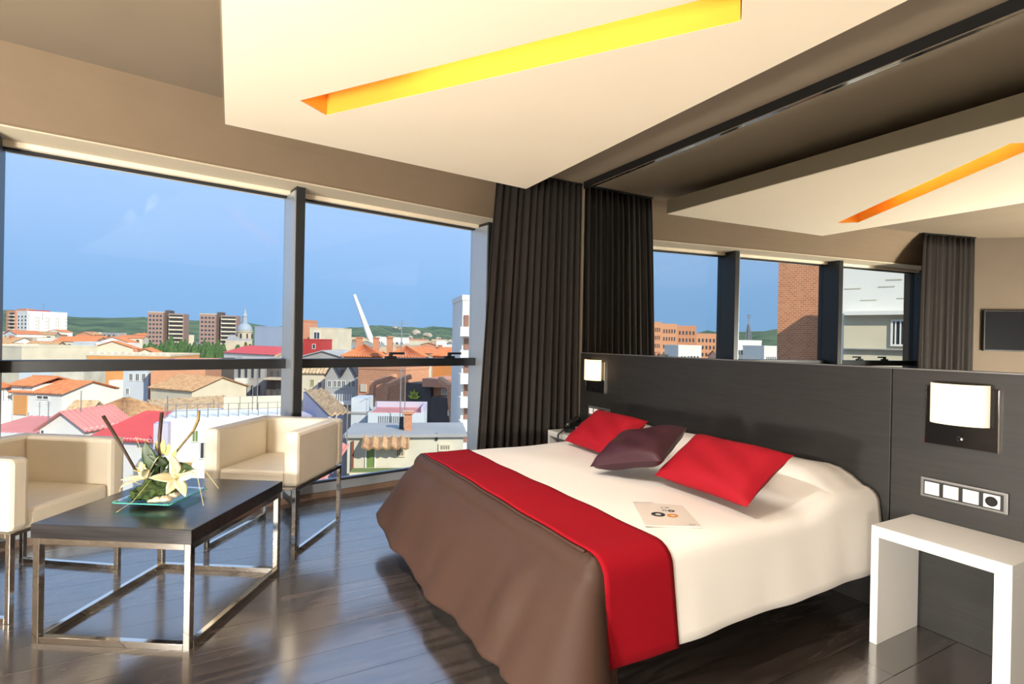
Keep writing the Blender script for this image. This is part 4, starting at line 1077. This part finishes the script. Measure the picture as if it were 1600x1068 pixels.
for k,(an,ln) in enumerate(((0,1.02),(-32,.92),(32,.92),(-64,.80),(64,.80),(-16,.78),(16,.78))):
    a = R(an); dx_,dz_ = math.sin(a),math.cos(a); w_ = .16
    MB().add([(0,0,0),(dx_*ln*.5-dz_*w_,0,dz_*ln*.5+dx_*w_),(dx_*ln,0,dz_*ln),(dx_*ln*.5+dz_*w_,0,dz_*ln*.5-dx_*w_)],[(0,1,2,3)]).build('emblem_leaf','emblem_green',em,solid=.06)
em.location = (exx,-1.62,ezz)
xa,xb,za,zb = b.rect(672,590,716,622,-1.0)
MB().box(xa,xb,-1.0,3,0,zb-.8).build('wall','brick_orange',b.e)
MB().box(xa-.2,xb+.3,-2.2,3,zb-.8,zb).build('roof_slab','ext_salmon',b.e)
b.window(690,606,700,617,'ext_white','ext_cream',y=-1.0); b.window(705,607,713,616,'ext_white','ext_pane',y=-1.0)
xa,xb,za,zb = b.rect(673,620,716,665,-2.6); MB().box(xa,xb,-2.6,-1.0,0,zb).build('lower_wall','ext_dark_brick',b.e)
b.window(700,640,712,650,'ext_white','ext_cream',y=-2.6)
a1 = b.loc(688,592,-3.2); a2 = b.loc(703,604,-4.2); a3 = b.loc(709,672,-4.4)
MB().bar((a1[0],-3.2,a1[1]),(a2[0],-4.2,a2[1]),.5,.45).bar((a2[0],-4.2,a2[1]+.2),(a3[0],-4.4,a3[1]),.5,.5).build('sloping_frame','brick_orange',b.e)
b = Bld('balcony_tower','slim white tower with brown shuttered balconies at the curtain',723,800,470,40,41,5,'ext_white'); b.parapet(.4,.3)
for k in range(7):
    y_ = 492+36*k
    b.box('shutter',725.5,y_,732.5,y_+18,-.12,0,'brown_shutter')
    x0,x1,z0_,z1_ = b.rect(722.3,y_+18.5,760,y_+34); MB().box(x0-.3,x1,-1.0,0,z0_,z1_).build('balcony','ext_white',b.e)
# near roofs below the right pane
b = Bld('tiled_house','lilac walled house with bold ribbed ochre tiled roof beside the mullion',452,512,648,40,39,2,'ext_lilac')
L_,H_ = b.L, b.H
tl4 = [at(513,647,36.5),at(546,642,37.5),at(508,606.5,44),at(474,607.5,43)]
lc = [Vector(((p-b.o).dot(b.u),(p-b.o).dot(b.v),p.z-GZ)) for p in tl4]
tiles([lc[0],lc[1],lc[2],lc[3]],.34,'tile_ochre',b.e,amp=.10)
MB().add([lc[0]-Vector((0,0,.2)),lc[3]-Vector((0,0,.2)),Vector((lc[3].x,lc[3].y,0)),Vector((lc[0].x,lc[0].y,0))],[(0,1,2,3)]).build('gable_wall','ext_lilac',b.e,solid=.2)
b = Bld('stair_tower','pale stair tower block on the near flat roofs',549,572,621.5,38.5,38.5,2,'ext_pale_blue'); MB().box(-.08,b.L+.08,-.08,3.08,b.H-1.15,b.H-1.0).build('ledge','ext_grey',b.e)
b = Bld('roof_terrace','roof terrace with reddish floor and pale parapet walls',575,662,645,36,36.3,3,'ext_pale_blue')
MB().box(.15,b.L-.15,0.15,2.85,b.H,b.H+.04).build('terrace_floor','pink_metal_roof',b.e); MB().box(0,b.L,2.8,3.0,b.H,b.H+.45).build('parapet','ext_lilac',b.e)
MB().box(b.L-.2,b.L,.1,2.8,b.H,b.H+.4).build('parapet','ext_lilac',b.e)
for k in range(12): x_ = b.L*.2+b.L*.42*k/11; MB().box(x_-.02,x_+.02,-.06,-.02,b.H-1.4,b.H-.2).build('baluster','ext_metal',b.e)
b = Bld('near_building','weathered cream building with flat roof, tiled awning and green door',543,724,682,29.5,30.5,4,'ext_plaster')
MB().box(-.2,b.L+.2,-.25,4,b.H,b.H+.18).build('roof_slab','ext_grey',b.e)
xa,xb,za,zb = b.rect(566,684,638,694,-.5)
tiles([(xa,-1.0,za-.05),(xb,-1.0,za-.05),(xb,-.05,zb+.1),(xa,-.05,zb+.1)],.42,'tile_brown',b.e,'awning',amp=.09)
b.window(571,698,587,732,'ext_white','ext_green_pane',bars=0); b.window(617,696,633,713,'ext_cream','ext_dark',bars=4)
b.window(685,693,705,704,'ext_cream','ext_dark',bars=6); b.box('slit',680,676.5,684,688,-.06,0,'ext_dark')
x_,z_ = b.loc(637.5,676,1.2); b.chimney(x_,1.2,.42,1.05,'brick_red',b.H+.1)
x_,z_ = b.loc(627,676,1.6); b.chimney(x_,1.6,.25,.8,'ext_dark',b.H+.1,cap=False)
MB().bar((.3,-.08,0),(.3,-.08,b.H-.2),.12).build('downpipe','ext_rust',b.e)
b2 = Bld('garden_yard','low yard wall with pale green strip below the cream building',546,720,738,28,28.6,1,'ext_cream'); MB().box(0,b2.L,.1,.95,b2.H,b2.H+.03).build('grass_strip','yard_green',b2.e)
b3 = Bld('tiled_house','low pink tiled lean-to below the armchair',440,495,735,24.6,24.6,1.5,'ext_cream'); tiles([(-.2,-.3,b3.H-.6),(b3.L+.2,-.3,b3.H-.6),(b3.L+.2,4,b3.H+.5),(-.2,4,b3.H+.5)],.3,'pink_metal_roof',b3.e)
mast('antenna','tall lattice antenna mast above the roof terrace',628,500,676,35.2,r=.035,arms=5)
mast('antenna','stayed white pole beside the lattice antenna',634,560,662,36,r=.03,arms=0)
mast('antenna','short antenna by the mullion on the near building',543,630,700,29,r=.03,arms=3)

# --- what the mirror shows through the other windows
b = Bld('brick_slab','tall red brick building beside the left windows, seen in the mirror',1219,1322,300,25,23.5,9,'brick_red',mirror=True)
b = Bld('stone_house','pale stone house with ledge and barred window, seen in the mirror',1318,1500,392,16,14.4,7,'ext_white',mirror=True); b.parapet(.25,.3)
b.box('lower_wall',1319,490,1500,700,-.12,0,'ext_cream')
b.box('ledge',1319,486,1500,490,-.45,0,'ext_white'); b.box('ledge',1319,545,1500,547,-.3,-.12,'ext_grey')
for k,(xa,ya) in enumerate(((1320,450),(1373,447),(1345,468),(1402,465),(1385,436))): b.box('stone_joint',xa,ya,xa+25,ya+.6,-.02,0,'ext_plaster')
f_ = b.window(1392,499,1422,541,'ext_white','ext_pane',y=-.12,bars=3)
for k,(xa,xb,yt_,d,lb) in enumerate(((1015,1034,505,190,'orange apartment tower at the curtain edge, seen in the mirror'),(1034,1058,508,200,'orange brick apartment tower with square windows, seen in the mirror'),(1058,1088,511,210,'red brick apartment tower with balconies, seen in the mirror'),(1088,1120,523,215,'lower orange apartment block, seen in the mirror'))):
    b = Bld('apartment_tower',lb,xa,xb,yt_,d,d,12,'brick_orange' if k != 2 else 'brick_red',mirror=True); b.parapet(.6,.3); b.grid_windows(5,7,.4,b.L-.4,b.H-21,b.H-.8,.5,.5)
for xa,xb,yt_,d,lb in ((1060,1096,542,110,'low white building before the orange towers, seen in the mirror'),(1148,1190,534,120,'white building with dark windows under the lattice mast, seen in the mirror'),(1194,1216,543,108,'white box building next to the brick building, seen in the mirror')):
    b = Bld('white_block',lb,xa,xb,yt_,d,d,10,'ext_white',mirror=True); b.parapet(.4,.3); b.grid_windows(6,1,.4,b.L-.4,b.H-3.6,b.H-1.2,.6,.45)
mast('radio_mast','lattice radio mast on the white building, seen in the mirror',1170,491,530.5,124,mirror=True,r=.12,arms=3,lattice=True)
# --- generic old-town houses filling the middle distance
rnd = random.Random(11)
hw_ = ['ext_white','ext_cream','ext_beige','ext_plaster','ext_salmon','ext_white','ext_grey','ext_cream']
rw_ = ['tile_orange','tile_brown','tile_orange','tile_ochre','tile_brown']
cn = {'ext_white':'white','ext_cream':'cream','ext_beige':'beige','ext_plaster':'weathered plaster','ext_salmon':'salmon','ext_grey':'grey'}
rc_ = {'tile_orange':'orange tiled','tile_brown':'brown tiled','tile_ochre':'ochre tiled'}
def town_house(px, d, ztop, w, deep, rot, mirror=False):
    p = (atm if mirror else at)(px, 530, d); m = rnd.choice(hw_); kind = rnd.random()
    b = Bld.__new__(Bld); b.mir = mirror
    rz = (YAW*(-1)+rot) if not mirror else rot
    b.u = Vector((math.cos(rz),math.sin(rz),0)); b.v = Vector((-b.u.y,b.u.x,0)); b.o = Vector((p.x,p.y,GZ)); b.L = w; b.D = deep; b.H = ztop-GZ; b.m = m
    fp = footprint(b.o, b.u, b.v, w, deep, 1.2)
    if any(clash(fp, k[1]) for k in FOOT): return False
    FOOT.append(('town', fp))
    where = 'in the town seen in the mirror' if mirror else 'in the old town beyond the near roofs' if d < 260 else 'far off below the hills'
    r = rnd.choice(rw_); flat = kind > .72
    b.e = empty('town_house', b.o, rz, '%s house with %s roof %s' % (cn[m], 'flat' if flat else rc_[r], where), 'house', 'town houses '+where)
    MB().box(0,w,0,deep,0,b.H).build('wall',m,b.e)
    if flat: b.parapet(.6,.3)
    else: b.gable(rnd.uniform(1.4,2.6), r, rnd.choice('xxy'), .4, .9 if d > 200 else .5)
    if d < 260: b.grid_windows(max(2,int(w/3.2)),2,.6,w-.6,b.H-6.2,b.H-.5,.38,.5)
    else:
        b.grid_windows(max(2,int(w/4)),1,.6,w-.6,b.H-3.2,b.H-.4,.4,.5)
    if rnd.random() < .5: b.chimney(w*rnd.uniform(.2,.8), deep*.4, .9, 2.4, 'brick_red')
for d, n, zt_ in ((118,15,-4.2),(150,17,-3.2),(190,19,-2.6),(240,20,-2.0),(300,22,-1.2),(370,23,-.4),(450,24,.6)):
    for k in range(n):
        px = -90+(930/n)*(k+rnd.uniform(.1,.9)); 
        if 205 < px < 395 and d < 400: continue
        town_house(px, d*rnd.uniform(.95,1.06), zt_+rnd.uniform(-1.3,1.1), rnd.uniform(6.5,11)*(1+d/700), rnd.uniform(8,12), rnd.uniform(-.5,.5))

for k in range(26):
    town_house(1000+230*rnd.random(), rnd.uniform(130,400), rnd.uniform(-4,-1.5), rnd.uniform(9,16), 10, rnd.uniform(-.5,.5), True)
